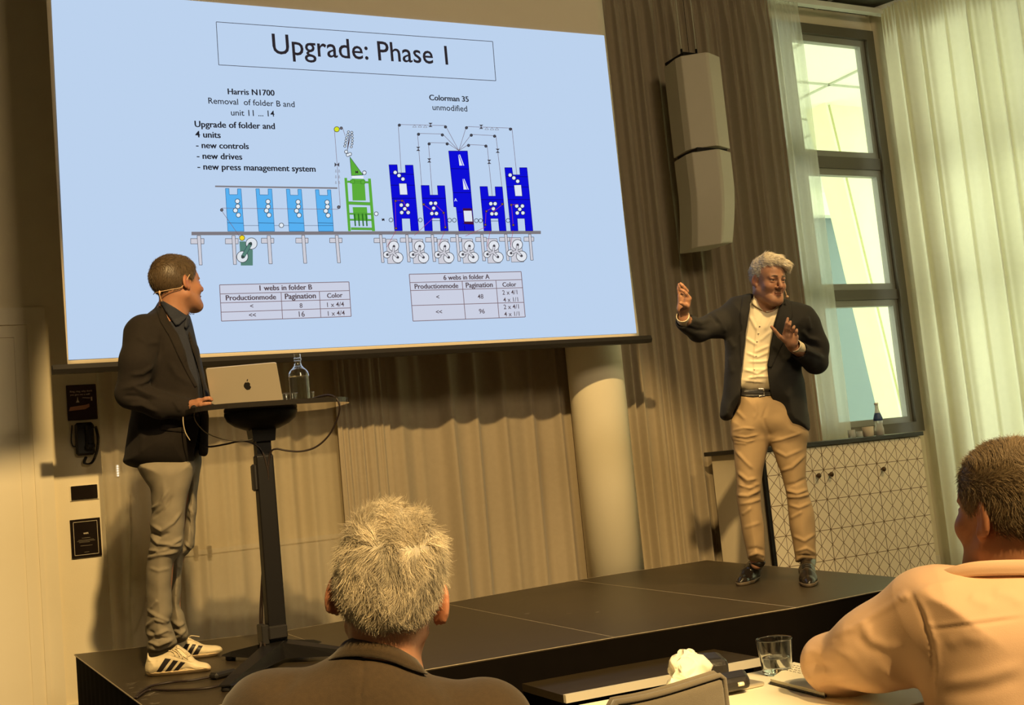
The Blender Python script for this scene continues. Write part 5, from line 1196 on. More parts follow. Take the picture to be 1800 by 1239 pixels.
leg_a = [C2(*p) for p in ((176, 240), (180, 330), (192, 480), (202, 600), (200, 665), (214, 760), (232, 860), (256, 960), (266, 1000), (300, 1012), (352, 1018), (354, 960), (355, 890), (343, 770), (332, 660), (336, 580), (350, 500), (372, 385), (376, 320), (300, 240))]
leg_b = [C2(*p) for p in ((380, 320), (392, 390), (448, 550), (474, 660), (482, 760), (492, 830), (508, 910), (522, 990), (526, 1015), (580, 1012), (632, 1008), (632, 930), (627, 780), (612, 710), (588, 620), (580, 520), (580, 400), (579, 300), (500, 240))]
q = Sdf().infl(hip, D2 + .03, .12, .12, k=.02).infl(leg_a, D2 + .02, .088, .085, k=.03).infl(leg_b, D2 + .02, .088, .085, k=.03)
cl = lambda *ps: [C2(*p) for p in ps]
tl2 = [(cl((180, 300), (240, 285), (300, 290)), .006, 2.2), (cl((180, 325), (250, 335), (320, 320)), .006, 2.2), (cl((182, 345), (260, 360), (300, 350)), .006, 2.2), (cl((186, 365), (260, 372)), .005, 2), (cl((190, 400), (250, 470), (290, 510)), .008, 3), (cl((200, 520), (260, 570), (310, 560)), .008, 3), (cl((205, 550), (250, 600), (320, 600)), -.007, 3), (cl((205, 590), (270, 610), (325, 590)), .009, 3), (cl((200, 650), (260, 655), (330, 620)), .010, 3.2), (cl((215, 700), (280, 690), (335, 670)), .007, 3), (cl((230, 760), (280, 720)), .006, 3), (cl((240, 830), (330, 800)), .004, 3), (cl((262, 985), (310, 965), (352, 985)), .008, 2.6), (cl((255, 950), (310, 940), (352, 955)), -.006, 3),
       (cl((385, 360), (440, 350), (560, 310)), .006, 2.5), (cl((400, 400), (470, 440), (560, 400)), .006, 3), (cl((440, 520), (500, 500), (575, 430)), .008, 3.2), (cl((460, 600), (520, 590), (582, 560)), -.006, 3), (cl((462, 620), (530, 640), (586, 620)), .010, 3), (cl((470, 660), (540, 660), (600, 645)), .010, 3), (cl((480, 700), (540, 720), (610, 690)), .007, 3), (cl((490, 780), (560, 740)), .006, 3), (cl((505, 870), (570, 900), (630, 860)), .006, 3), (cl((520, 960), (580, 940), (632, 970)), .008, 2.6), (cl((525, 985), (560, 980), (630, 985)), -.007, 2.4), (cl((300, 130), (310, 200), (290, 240)), .004, 3), (cl((372, 150), (345, 230), (380, 330)), -.006, 3), (cl((200, 190), (250, 240)), .005, 3)]
o_t2 = flesh('trousers', q, .005, lo2, hi2, m_chino, per2, lines=tl2, rip=(.0018, 38, 4))
tr_t2 = bvh(o_t2, o_s2)
decal('belt', [C1(*p) for p in ((466, 880), (520, 884), (600, 878), (645, 884), (648, 912), (600, 916), (540, 922), (466, 914))], tr_t2, mat('black_leather', (.02, .018, .018), .4), o_t2, .007, .012)
bk = [C1(*p) for p in ((566, 876), (600, 876), (604, 916), (570, 920), (570, 912), (596, 909), (593, 883), (566, 884))]
decal('belt_buckle', bk, tr_t2, mat('steel', (.7, .66, .6), .25, .9), o_t2, .012, .004, 1.5)
# blazer
m_blaz = mat('dark_navy_wool', (.0095, .009, .009), .85, noise=.15, nscale=90, bump=.15, bscale=700, sheen=.03)
jk = [C1(*p) for p in ((535, 362), (470, 372), (425, 382), (398, 410), (380, 480), (380, 580), (384, 700), (378, 850), (360, 985), (358, 1030), (385, 1052), (425, 1040), (470, 990), (640, 980), (668, 1040), (705, 1088), (745, 1114), (800, 1104), (846, 1094), (832, 960), (820, 850), (800, 760), (830, 640), (880, 560), (884, 490), (858, 434), (800, 412), (745, 400), (690, 385), (620, 410))]
q = Sdf().infl(jk, D2 + .03, .148, .15, k=.02, smooth=4)
q.chain([K(1297, 553, .03), K(1262, 570, -.01), K(1228, 581, -.06)], [.082, .068, .062], .04, kin=.03).chain([K(1228, 581, -.06), K(1204, 566, -.16)], [.060, .050], .02)
q.chain([K(1417, 572, .02), K(1432, 610, .01), K(1434, 636, -.01)], [.080, .070, .062], .04, kin=.03).chain([K(1434, 636, -.01), K(1408, 618, -.14)], [.062, .050], .02)
opn = [C1(*p) for p in ((535, 330), (520, 440), (500, 555), (487, 690), (472, 800), (467, 915), (430, 1010), (440, 1090), (680, 1090), (662, 1010), (634, 900), (617, 800), (614, 745), (630, 650), (655, 520), (692, 390), (690, 330))]
q.slab(opn, D2, D2 - .30, D2 + .03, .006)
q.cap(K(1204, 566, -.16), K(1199, 553, -.23), .040, .038, .004, 's'); q.cap(K(1408, 618, -.14), K(1396, 607, -.22), .040, .037, .004, 's')
c1 = lambda *ps: [C1(*p) for p in ps]
jl2 = [(c1((200, 500), (250, 520), (310, 500)), .010, 4), (c1((170, 540), (230, 560), (300, 560)), -.008, 4), (c1((330, 470), (370, 520), (385, 575)), .010, 4), (c1((300, 470), (350, 530)), -.008, 4), (c1((800, 560), (840, 600), (905, 620)), .010, 4), (c1((790, 620), (850, 640), (915, 660)), -.010, 4), (c1((800, 660), (860, 680), (925, 710)), .010, 4), (c1((830, 480), (850, 560)), .008, 4), (c1((395, 700), (430, 800)), .006, 6), (c1((780, 800), (720, 950)), .006, 6), (c1((690, 700), (760, 760)), .006, 5), (c1((400, 600), (440, 660)), .006, 5)]
o_j2 = flesh('blazer', q, .0045, lo2, hi2, m_blaz, per2, lines=jl2, rip=(.0016, 30, 8))
tr_j2 = bvh(o_j2)
decal('lapel', c1((532, 362), (480, 372), (466, 470), (474, 560), (462, 580), (470, 700), (478, 760), (490, 650), (503, 540), (524, 430)), tr_j2, m_blaz, o_j2, .006, .008)
decal('lapel', c1((694, 388), (745, 402), (756, 480), (738, 520), (750, 545), (690, 650), (640, 760), (617, 760), (634, 650), (660, 515)), tr_j2, m_blaz, o_j2, .006, .008)
# shoes
m_shoe2 = mat('polished_black_leather', (.014, .011, .009), .24, noise=.1); m_sole = mat('brown_sole_edge', (.10, .075, .05), .6)
def leather_shoe(heel, mid, toe, ank, label):
    hl, md_, to = [toC(atZ(x, y, ST)) for x, y in (heel, mid, toe)]; up = UPC; f_ = (to - hl) / np.linalg.norm(to - hl); hl2 = to - f_ * .275
    def body(gr):
        q = Sdf(); c = lambda t, h: hl2 + f_ * .275 * t + up * h
        q.cap(c(.14, .035), c(.16, .055), .034 + gr, .033 + gr, .02).cap(c(.3, .03), c(.62, .028), .034 + gr, .043 + gr, .02).cap(c(.62, .024), c(.86, .018), .042 + gr, .030 + gr, .02).cap(c(.86, .016), c(.95, .014), .030 + gr, .018 + gr, .015)
        return q, c
    q, c = body(0); q.cap(c(.30, .06), c(.52, .05), .032, .032, .03).cap(c(.18, .06), K(*ank, .03), .038, .042, .03)
    q.half(hl2 + up * .016, -up, .002).half(hl2 + up * .115, up, .004)
    lo, hi = bounds([hl2, to, K(*ank, .03)], .09); sh = flesh('shoe', q, .004, lo, hi, m_shoe2, per2)
    q, c = body(.005); q.half(hl2 + up * .001, -up, .001).half(hl2 + up * .018, up, .001)
    flesh('sole', q, .003, lo, hi, m_sole, sh)
    lc = MB()
    for t, h, w in ((.36, .098, .022), (.43, .091, .024), (.50, .083, .026)):
        n_ = np.cross(f_, up); n_ /= np.linalg.norm(n_); P_ = [c(t, h - .012) - n_ * w, c(t + .01, h) - n_ * w * .4, c(t + .01, h) + n_ * w * .4, c(t, h - .012) + n_ * w]; lc.tube(spline([toW(p) for p in P_], 4), .0025, 6)
    obj('laces', lc, m_black, sh)
leather_shoe((1342, 1013), (1322, 1020), (1301, 1030), (1332, 985), '')
leather_shoe((1416, 1003), (1420, 1015), (1423, 1032), (1421, 985), '')
# headset microphone
mic = MB().tube(spline([toW(h2.g(-.083, .0, .02)), toW(h2.g(-.082, .03, -.02)), toW(h2.g(-.073, .07, -.062)), toW(h2.g(-.060, .098, -.075))], 8), .0018, 6).sphere(toW(h2.g(-.056, .104, -.077)), (.008, .008, .008), 8)
mic.tube(spline([toW(h2.g(x, y, z)) for x, y, z in ((.083, 0, .03), (.07, -.085, .01), (0, -.118, 0), (-.07, -.085, .01), (-.083, 0, .02))], 8), .0016, 6)
obj('headset_microphone', mic, mat('beige_headset', (.55, .36, .22), .5), per2)
# ---------------------------------------------------------------- the man at the lectern, seen from behind his right shoulder
def C5(x, y): return (180 + x / 3.26, 420 + y / 3.26)
def L5(x, y): return (180 + x / 3.54, 800 + y / 3.54)
def Sn(x, y): return (240 + x / 8.85, 1080 + y / 8.85)
c5 = lambda *ps: [C5(*p) for p in ps]
l5 = lambda *ps: [L5(*p) for p in ps]
sn = lambda *ps: [Sn(*p) for p in ps]
dN = depth(atZ(305, 1187, ST)) + .045; dF = depth(atZ(345, 1158, ST)) + .045; D1 = (dN + dF) / 2
per1 = thing('person', atZ(312, 1172, ST), 'man in dark jacket, grey jeans and striped sneakers standing at the lectern', 'person')
K1 = lambda x, y, o=0.: J(x, y, D1 + o)
h1 = Head(K1(311, 501, .0), dirC(.62, .78, .08), UPC + dirC(-.02, 0, 0), 1.05)
q = Sdf(); h1.build(q, neck=K1(296, 578, .0), nr=(.060, .066))
q.chain([K1(296, 575), K1(285, 640), K1(290, 740), K1(300, 830)], [.07, .08, .075, .06], .05, kin=.06)
q.chain([K1(258, 600, -.11), K1(226, 695, -.15), K1(333, 717, -.16)], [.045, .038, .027], .05, kin=.03)
q.chain([K1(320, 600, .13), K1(345, 690, .16), K1(352, 760, .15)], [.045, .038, .027], .05, kin=.03)
q.chain([K1(295, 830, -.05), K1(292, 960, -.05), K1(282, 1120, -.05)], [.055, .04, .03], .05, kin=.03)
q.chain([K1(335, 830, .10), K1(333, 925, .11), K1(312, 1000, .11), K1(310, 1045, .11), K1(313, 1115, .1)], [.03, .022, .016, .016, .020], .05, kin=.02)
HZ = lambda x, y, o: K1(*C5(x, y), o)
hand(q, HZ(480, 970, -.165), [(HZ(515, 955, -.175), HZ(555, 935, -.19)), (HZ(515, 960, -.15), HZ(558, 942, -.14))],
     [[HZ(560, 932, -.20), HZ(590, 918, -.21), HZ(612, 914, -.21), HZ(626, 922, -.205)], [HZ(562, 930, -.18), HZ(592, 914, -.19), HZ(612, 912, -.185), HZ(626, 918, -.18)], [HZ(562, 934, -.16), HZ(590, 920, -.165), HZ(610, 918, -.16), HZ(622, 926, -.155)], [HZ(560, 940, -.14), HZ(585, 930, -.14), HZ(602, 930, -.135), HZ(612, 936, -.13)]],
     [HZ(530, 960, -.20), HZ(565, 950, -.225), HZ(590, 945, -.23)], pr=.021, fr=.009)
q.cap(HZ(590, 945, -.23), HZ(618, 942, -.23), .009, .008, .004)
lo1, hi1 = bounds([K1(205, 440), K1(400, 1195)], .04); lo1[1] = D1 - .36; hi1[1] = D1 + .34
o_b1 = flesh('body', q, .004, lo1, hi1, m_skin, per1, tint=lambda V: h1.skin_tint(V, (.72, .58, .52), 1.0)); o_b1['label'] = 'face, neck and hand'
h1.eyes(o_b1, (0, 1, .05))
def cap_hair(h, name, par, m, lift=.006, zc=-.058, res=.0035, front=.075, tint=.85, side=.0, fz=.05, extra=None):
    q = Sdf(); g = h.g; s_ = h.s
    q.ell(g(0, -.014, .036), np.array((.076 + lift, .099 + lift, .090 + lift)) * s_, h.A, .01).ell(g(0, .026, .048), np.array((.065 + lift, .058 + lift, .066 + lift)) * s_, h.A, .02)
    q.half(g(0, front, fz), h.A @ np.array((0, 1, -.55)), .012)
    for x in (-1, 1): q.ell(g(x * .085, .004 + side, -.022), np.array((.03, .036, .040)) * s_, h.A, .008, 's')
    q.half(g(0, -.06, zc), h.A @ np.array((0, .45, -1)), .012)
    if extra: extra(q, h)
    lo, hi = bounds([g(0, 0, .03)], .17)
    return flesh(name, q, res, lo, hi, m, par, tint=lambda V: np.ones((len(V), 3)) * tint)
m_hairb = mat('brown_hair', (.088, .058, .032), .45, attr='tint', noise=.12)
hv1 = cap_hair(h1, 'hair', o_b1, m_hairb, .008, -.066, fz=.070)
R_, N_ = hair_roots(hv1, 7000, 8); L_ = h1.loc(toC(R_))
t_ = np.clip((L_[:, 2] - .03) / .08, 0, 1); t_ = t_ * t_ * (3 - 2 * t_)
fl_ = np.stack([-.1 * np.tanh(L_[:, 0] * 30) + .55 * t_, -.5 + 1.0 * t_, -.9 + .9 * t_], 1); fw = (fl_ @ h1.A.T) @ ROT.T
strands('hair_strands', R_, tang(fw, N_, .16) + rng.normal(size=N_.shape) * .12, .016, .0008, m_hairb, hv1, .05, .2, 9, shade=(.7, 1.5))
# jeans
m_jean = mat('grey_denim', (.225, .192, .138), .85, noise=.14, nscale=18, bump=.12, bscale=600)
near = l5((230, 60), (268, 130), (280, 165), (300, 230), (305, 330), (298, 420), (300, 500), (290, 590), (275, 660), (270, 800), (272, 900), (280, 980), (268, 1060), (270, 1100), (288, 1150), (275, 1180), (285, 1222), (330, 1232), (400, 1212), (462, 1178), (452, 1120), (425, 1040), (432, 980), (430, 900), (432, 760), (440, 680), (480, 620), (505, 560), (510, 470), (515, 400), (525, 280), (545, 180), (562, 40), (400, 30))
far = l5((540, 100), (530, 250), (515, 400), (505, 480), (490, 560), (445, 650), (430, 800), (428, 950), (425, 1040), (445, 1100), (456, 1165), (530, 1140), (525, 1060), (505, 985), (480, 930), (490, 800), (500, 650), (530, 615), (555, 585), (576, 555), (583, 400), (595, 250), (608, 100), (606, -40), (560, -40))
q = Sdf().infl(near, D1 - .05, .085, .075, k=.02, smooth=3).infl(far, D1 + .10, .080, .06, k=.02, smooth=3)
q.cap(K1(280, 815, -.0), K1(320, 815, .03), .082, .068, .05)
jl = [(l5((300, 340), (360, 300), (410, 215)), .008, 3), (l5((310, 390), (380, 340), (440, 250)), -.007, 3), (l5((300, 430), (370, 470), (440, 420), (490, 350)), .009, 3), (l5((300, 500), (350, 550), (430, 555), (505, 510)), .010, 3), (l5((295, 470), (360, 510), (420, 480)), -.008, 3), (l5((285, 590), (350, 600), (430, 570), (500, 560)), .010, 3), (l5((278, 640), (360, 620), (470, 600)), .009, 3), (l5((290, 620), (380, 580), (470, 575)), -.007, 2.5), (l5((290, 700), (350, 720), (430, 700)), .004, 3), (l5((275, 960), (340, 1000), (400, 1030), (430, 1030)), .010, 3), (l5((270, 1070), (330, 1020), (400, 1050)), .010, 3), (l5((300, 960), (330, 920), (345, 900)), .006, 3), (l5((272, 1110), (330, 1120), (400, 1090), (450, 1110)), .011, 3), (l5((290, 1090), (350, 1140), (430, 1140)), -.008, 3), (l5((280, 1160), (350, 1180), (450, 1140)), .010, 3), (l5((285, 1200), (360, 1210), (455, 1170)), .007, 2.5), (l5((380, 160), (385, 260), (390, 360)), .003, 4),
      (l5((530, 300), (570, 380), (575, 460)), .007, 3), (l5((520, 380), (560, 460), (570, 520)), -.006, 3), (l5((515, 540), (545, 580), (560, 590)), .009, 3), (l5((470, 700), (490, 690)), .006, 2.5), (l5((440, 1030), (480, 1060), (515, 1040)), .009, 3), (l5((440, 1080), (490, 1110), (525, 1080)), .009, 3), (l5((455, 1140), (490, 1120)), .006, 2.5)]
o_t1 = flesh('jeans', q, .0045, lo1, hi1, m_jean, per1, lines=jl, rip=(.0022, 34, 5))
# shirt and jacket
m_shirt1 = mat('navy_dotted_shirt', (.016, .019, .032), .85, noise=.4, nscale=240)
q = Sdf().infl(c5((345, 345), (430, 400), (490, 430), (508, 460), (548, 620), (588, 800), (592, 915), (575, 1010), (400, 1010), (300, 800), (280, 600), (300, 440)), D1 + .01, .105, .10, k=.01)
o_s1 = flesh('shirt', q, .005, lo1, hi1, m_shirt1, per1, rip=(.0015, 40, 2), lines=[(c5((470, 530), (510, 650), (545, 800), (558, 910)), .006, 2.5), (c5((490, 520), (535, 680), (570, 850)), -.005, 2.5)])
tr_ = bvh(o_s1, o_b1)
decal('collar', c5((340, 350), (330, 362), (360, 410), (420, 495), (440, 490), (470, 462), (492, 440), (470, 430), (420, 395)), tr_, m_shirt1, o_s1, .012, .02)
decal('collar', c5((490, 425), (505, 455), (498, 490), (480, 515), (470, 500), (476, 470)), tr_, m_shirt1, o_s1, .016, .02)
m_jkt = mat('charcoal_jacket_cloth', (.014, .0105, .0085), .9, noise=.18, nscale=70, bump=.2, bscale=600, sheen=.02, spec=.3)
jk1 = c5((338, 348), (300, 398), (250, 440), (205, 505), (168, 565), (150, 640), (150, 740), (160, 900), (165, 980), (155, 1060), (138, 1150)) + l5((132, 0), (126, 40), (160, 66), (240, 86), (400, 96), (500, 90), (540, 72)) + c5((548, 1235), (560, 1240), (592, 1242), (606, 1200), (611, 1000), (613, 905), (600, 850), (576, 760), (556, 640), (530, 580), (496, 505), (470, 520), (400, 420))
q = Sdf().infl(jk1, D1 + .0, .145, .14, k=.02, smooth=4)
q.chain([K1(*C5(240, 545), -.10), K1(*C5(205, 700), -.17), K1(*C5(165, 880), -.19)], [.088, .075, .066], .05, kin=.03).chain([K1(*C5(165, 885), -.19), K1(*C5(330, 950), -.19), K1(*C5(478, 972), -.165)], [.066, .056, .047], .02, kin=.03)
q.slab(c5((330, 335), (345, 380), (385, 470), (430, 545), (470, 640), (500, 740), (545, 840), (556, 920), (560, 1010), (552, 1100), (520, 1245), (552, 1245), (562, 1100), (567, 1000), (578, 925), (574, 850), (558, 780), (530, 680), (502, 585), (488, 520), (510, 440), (480, 390)), D1, D1 - .12, D1 + .06, .005)
q.cap(K1(*C5(470, 972), -.165), K1(*C5(510, 968), -.165), .036, .036, .003, 's')
jl = [(c5((110, 860), (180, 850), (260, 890), (330, 910)), .011, 4), (c5((115, 900), (200, 900), (280, 930)), -.009, 4), (c5((140, 840), (220, 830), (290, 790)), .010, 4), (c5((160, 780), (230, 770), (300, 720)), .008, 4), (c5((150, 950), (230, 950), (320, 990)), .010, 4), (c5((340, 540), (335, 640), (300, 760)), -.008, 4), (c5((200, 560), (260, 600), (330, 590)), .007, 5), (c5((380, 700), (430, 780), (520, 840)), .006, 6), (c5((200, 1050), (230, 1140), (220, 1230)), .006, 6), (c5((330, 1020), (400, 1100)), .006, 6), (c5((400, 920), (450, 990)), .007, 3.5)]
o_j1 = flesh('jacket', q, .0045, lo1, hi1, m_jkt, per1, lines=jl, rip=(.0018, 28, 6))
tr_ = bvh(o_j1)
decal('lapel', c5((330, 352), (305, 395), (330, 470), (385, 560), (430, 660), (480, 760), (530, 850), (545, 845), (500, 740), (470, 640), (430, 545), (385, 470), (350, 400)), tr_, m_jkt, o_j1, .005, .008)
decal('pocket_flap', c5((330, 1060), (470, 1075), (470, 1110), (328, 1095)), tr_, m_jkt, o_j1, .003, .005)
# sneakers
m_snk = mat('cream_leather', (.70, .585, .38), .5, noise=.05, bump=.05); m_gum = mat('pale_gum_sole', (.78, .58, .33), .5); m_str = mat('black_stripe', (.02, .015, .015), .5)
def sneaker(outline, sole, stripes, lace, d0, hole):
    q = Sdf().infl(sn(*outline), d0, .047, .05, k=.01, smooth=3); q.half(toC((0, 0, ST + .004)), -UPC, .003)
    lo, hi = bounds([J(*Sn(*p), d0) for p in outline], .07); s_ = flesh('sneaker', q, .003, lo, hi, m_snk, per1, lines=[(sn(*l), a, 1.2) for l, a in hole], rip=(.0008, 90, 3))
    q = Sdf().infl(sn(*outline), d0, .0515, .05, k=.01, smooth=3); q.half(toC((0, 0, ST + .0005)), -UPC, .002); q.half(toC((0, 0, ST + .019)), UPC, .002)
    flesh('sole', q, .003, lo, hi, m_gum, s_); t_ = bvh(s_)
    for st in stripes: decal('stripe', sn(*st), t_, m_str, s_, .0015, .003, 1.2)
    lc = MB()
    for l in lace: 
        P_ = []
        for p in spline([(*Sn(*p), 0) for p in l], 4): v = ray(p[0], p[1]); L = np.linalg.norm(v); hh = t_.ray_cast(Vector(CAM), Vector(v / L)); P_.append(CAM + v * ((hh[3] / L if hh[0] is not None else d0 - .02) - .003))
        lc.tube(P_, .0022, 6)
    obj('laces', lc, m_snk, s_)
sneaker([(612, 470), (720, 420), (800, 350), (870, 390), (960, 430), (1060, 470), (1240, 480), (1310, 500), (1338, 545), (1310, 600), (1200, 660), (1050, 700), (930, 705), (800, 690), (650, 640), (580, 560)],
        [(640, 620), (800, 660), (930, 675), (1050, 665), (1200, 630), (1310, 575), (1338, 560), (1318, 610), (1200, 670), (1050, 710), (930, 715), (760, 700), (640, 660)],
        [[(720, 525), (765, 455), (832, 455), (776, 560)], [(790, 585), (872, 460), (926, 466), (845, 625)], [(862, 640), (965, 480), (1032, 486), (930, 660)]],
        [[(800, 360), (860, 330), (980, 345)], [(760, 400), (830, 380), (900, 420)], [(790, 385), (870, 395), (940, 440)]], dF, [])
sneaker([(175, 590), (195, 650), (240, 668), (330, 650), (450, 600), (560, 530), (640, 468), (720, 520), (830, 600), (900, 680), (960, 720), (1060, 745), (1120, 770), (1162, 830), (1130, 885), (1050, 905), (860, 940), (600, 966), (300, 970), (190, 952), (138, 900), (130, 820), (150, 730)],
        [(128, 850), (180, 885), (300, 895), (560, 905), (640, 900), (760, 915), (900, 910), (1050, 885), (1150, 845), (1164, 850), (1135, 892), (1050, 912), (860, 946), (600, 972), (300, 976), (185, 957), (132, 905)],
        [[(310, 890), (445, 680), (537, 692), (385, 893)], [(435, 898), (575, 708), (648, 722), (512, 900)], [(548, 903), (690, 733), (757, 748), (632, 885)]],
        [[(620, 500), (700, 545), (780, 620), (835, 640)], [(600, 540), (660, 520), (740, 570), (830, 630), (770, 660)], [(500, 560), (580, 590), (600, 640)], [(560, 550), (640, 590), (670, 650)], [(620, 540), (700, 620), (720, 680)], [(670, 600), (750, 660), (800, 690)]], dN,
        [([(160, 740), (260, 740), (330, 720)], -.002), ([(450, 620), (700, 700), (850, 750), (960, 725)], -.002), ([(640, 890), (760, 830), (900, 860)], -.002), ([(820, 800), (900, 840), (1000, 850)], .002)])
hm = MB().tube(spline([toW(h1.g(x, y, z)) for x, y, z in ((.086, .012, .030), (.078, -.03, -.02), (.062, -.075, -.028), (.03, -.108, -.030), (0, -.115, -.03), (-.05, -.09, -.028))], 8), .0018, 6)
hm.tube(spline([toW(h1.g(x, y, z)) for x, y, z in ((.03, -.112, -.030), (.035, -.118, -.05), (.035, -.112, -.075))], 6), .0016, 6).sphere(toW(h1.g(.032, -.115, -.034)), (.005, .005, .009), 8)
obj('headset_cable', hm, mat('beige_headset', (.55, .36, .22), .5), per1)

# ---------------------------------------------------------------- seated man with grey curls, seen from behind
D3 = 1.85
K3 = lambda x, y, o=0.: J(x, y, D3 + o)
def G3(x, y): return (400 + x / 3.106, 840 + y / 3.106)
g3 = lambda *ps: [G3(*p) for p in ps]
s3 = toW(K3(668, 1500)); per3 = thing('person', (s3[0], s3[1], 0), 'seated man with thick curly grey hair and brown wool jacket, seen from behind', 'person')
h3 = Head(K3(684, 1050), dirC(.02, 1, .02), dirC(.09, 0, 1), 1.02)
q = Sdf(); h3.build(q, jowl=-.008, neck=K3(668, 1225, -.02), nr=(.052, .053), ear=1.08, flare=.6, eo=.004)
q.chain([K3(690, 1210, .02), K3(670, 1340, .02), K3(668, 1500), K3(668, 1640)], [.05, .08, .09, .09], .05, kin=.06)
for sx in (-1, 1):
    q.chain([K3(668 + sx * 190, 1270), K3(668 + sx * 230, 1450, .05), K3(668 + sx * 170, 1540, .28)], [.045, .04, .028], .05, kin=.03)
    hd = K3(668 + sx * 150, 1545, .30); q.cap(K3(668 + sx * 170, 1540, .28), hd, .026, .022)
    for f_ in range(4): q.chain([hd + dirC(-.03 + .02 * f_, 0, 0), hd + dirC(-.035 + .022 * f_, .05, .005), hd + dirC(-.035 + .022 * f_, .085, -.012)], [.009, .0085, .007], .006)
    q.chain([hd + dirC(-sx * .02, 0, 0), hd + dirC(-sx * .05, .03, 0), hd + dirC(-sx * .055, .055, 0)], [.011, .01, .008], .008)
lo3, hi3 = bounds([K3(400, 860), K3(930, 1700)], .06); lo3[1] = D3 - .25; hi3[1] = D3 + .42
o_b3 = flesh('body', q, .004, lo3, hi3, m_skin, per3, rel=2, tint=lambda V: h3.skin_tint(V, (1.0, .82, .74), 1.0)); o_b3['label'] = 'ears and neck'
hv3 = cap_hair(h3, 'hair', o_b3, m_hairg, .004, -.060, res=.004, tint=.8, extra=lambda q, h: q.ell(h.g(0, -.03, .085), np.array((.068, .080, .062)) * h.s, h.A, .03))
R_, N_ = hair_roots(hv3, 30000, 21); L_ = h3.loc(toC(R_)); r_ = np.random.default_rng(31)
up_ = np.clip((L_[:, 2] - .0) / .10, 0, 1)
fl_ = np.stack([.9 * np.sin(L_[:, 2] * 75 + 3 * np.sin(L_[:, 0] * 50)) + 3 * L_[:, 0], -.2 + 0 * L_[:, 0], np.where(L_[:, 2] > .10, .3, -1.) + .5 * np.sin(L_[:, 0] * 90 + L_[:, 2] * 40)], 1)
fw = (fl_ @ h3.A.T) @ ROT.T; low = np.clip((L_[:, 2] + .06) / .10, .12, 1)
clump = np.sin(L_[:, 0] * 150 + 2.5 * np.sin(L_[:, 2] * 80)) * np.sin(L_[:, 2] * 120 + 2.5 * np.sin(L_[:, 0] * 70))
tone = np.clip(.95 + .40 * clump, .45, 1.4)[:, None] * np.array((1, .96, .88))
strands('hair_strands', R_, tang(fw, N_, .0) + N_ * (.06 + .30 * up_ * np.clip(.6 + .6 * clump, 0, 1))[:, None] + r_.normal(size=N_.shape) * (.07 + .08 * up_)[:, None], .031 * (.3 + .7 * low), .00048, m_hairg, hv3, .35, .6, 22, seg=6, shade=(.75, 1.3), tone=tone)
m_wool = mat('brown_wool_jacket', (.050, .031, .014), .95, noise=.25, nscale=120, bump=.14, bscale=420, sheen=.15)
jk3 = g3((20, 1239), (45, 1200), (110, 1122), (250, 1066), (420, 1030), (540, 985), (640, 930), (800, 905), (930, 940), (1030, 1010), (1100, 1070), (1180, 1100), (1275, 1160), (1400, 1184), (1500, 1225), (1560, 1300), (1580, 1500), (1540, 2000), (1500, 2700), (100, 2700), (20, 2000), (-30, 1500))
q = Sdf().infl(jk3, D3 + .0, .13, .13, k=.02, smooth=3)
for sx in (-1, 1): q.chain([K3(668 + sx * 190, 1275), K3(668 + sx * 232, 1450, .05), K3(668 + sx * 178, 1538, .26)], [.075, .065, .048], .05, kin=.03)
q.half(K3(668, 1690), -UPC * 1.0, .02)
o_j3 = flesh('jacket', q, .0045, lo3, hi3, m_wool, per3, rip=(.0022, 26, 12), lines=[(g3((745, 985), (735, 1100), (720, 1239)), -.0035, 2.5), (g3((420, 1035), (330, 1110), (280, 1200)), -.003, 12), (g3((1100, 1075), (1200, 1150), (1260, 1239)), -.003, 12)])
collar_band('collar', g3((596, 945), (640, 890), (720, 866), (800, 868), (890, 888), (960, 930), (1035, 990)), g3((505, 1014), (600, 982), (700, 974), (800, 981), (900, 1004), (1000, 1043), (1095, 1072)), D3 + .005, 668, .070, .094, .98, m_wool, o_j3)
m_trs = mat('dark_trouser_cloth', (.03, .028, .03), .9)
def seated_legs(per, c, f_, zs=.47):
    c = np.asarray(c, float); f_ = np.array((f_[0], f_[1], 0)) / np.hypot(*f_[:2]); n_ = np.array((f_[1], -f_[0], 0)); q = Sdf(); up = np.array((0, 0, 1.))
    pts = []
    for s_ in (-1, 1):
        a = c + n_ * .09 * s_ + up * zs; b = a + f_ * .42 + n_ * s_ * .03; d = b + f_ * .03; d = np.array((d[0], d[1], .10)); pts += [a, b, d]
        q.chain([toC(a), toC(b), toC(d)], [.09, .07, .05], .03, kin=.03)
    q.cap(toC(c + up * (zs + .03)), toC(c + up * (zs + .09)), .14, .13, .05); lo, hi = bounds([toC(p) for p in pts], .18); flesh('trousers', q, .012, lo, hi, m_trs, per)
    for s_ in (-1, 1):
        d = c + n_ * .12 * s_ + f_ * .45; q = Sdf().chain([toC((d[0], d[1], .05)), toC(d + f_ * .10 + up * .045), toC(d + f_ * .19 + up * .035)], [.045, .045, .032], .02); q.half(toC((0, 0, .004)), -UPC, .002); lo, hi = bounds([toC(d), toC(d + f_ * .2 + up * .1)], .08); flesh('shoe', q, .006, lo, hi, m_shoe2, per)
fwd3 = toW(K3(684, 1056, 1)) - toW(K3(684, 1056)); seated_legs(per3, (s3[0], s3[1], 0), fwd3)
chair((s3[0] + .03 * fwd3[0], s3[1] + .03, 0), math.atan2(-fwd3[0], fwd3[1]), 'grey upholstered chair under the man with curly grey hair', .68)

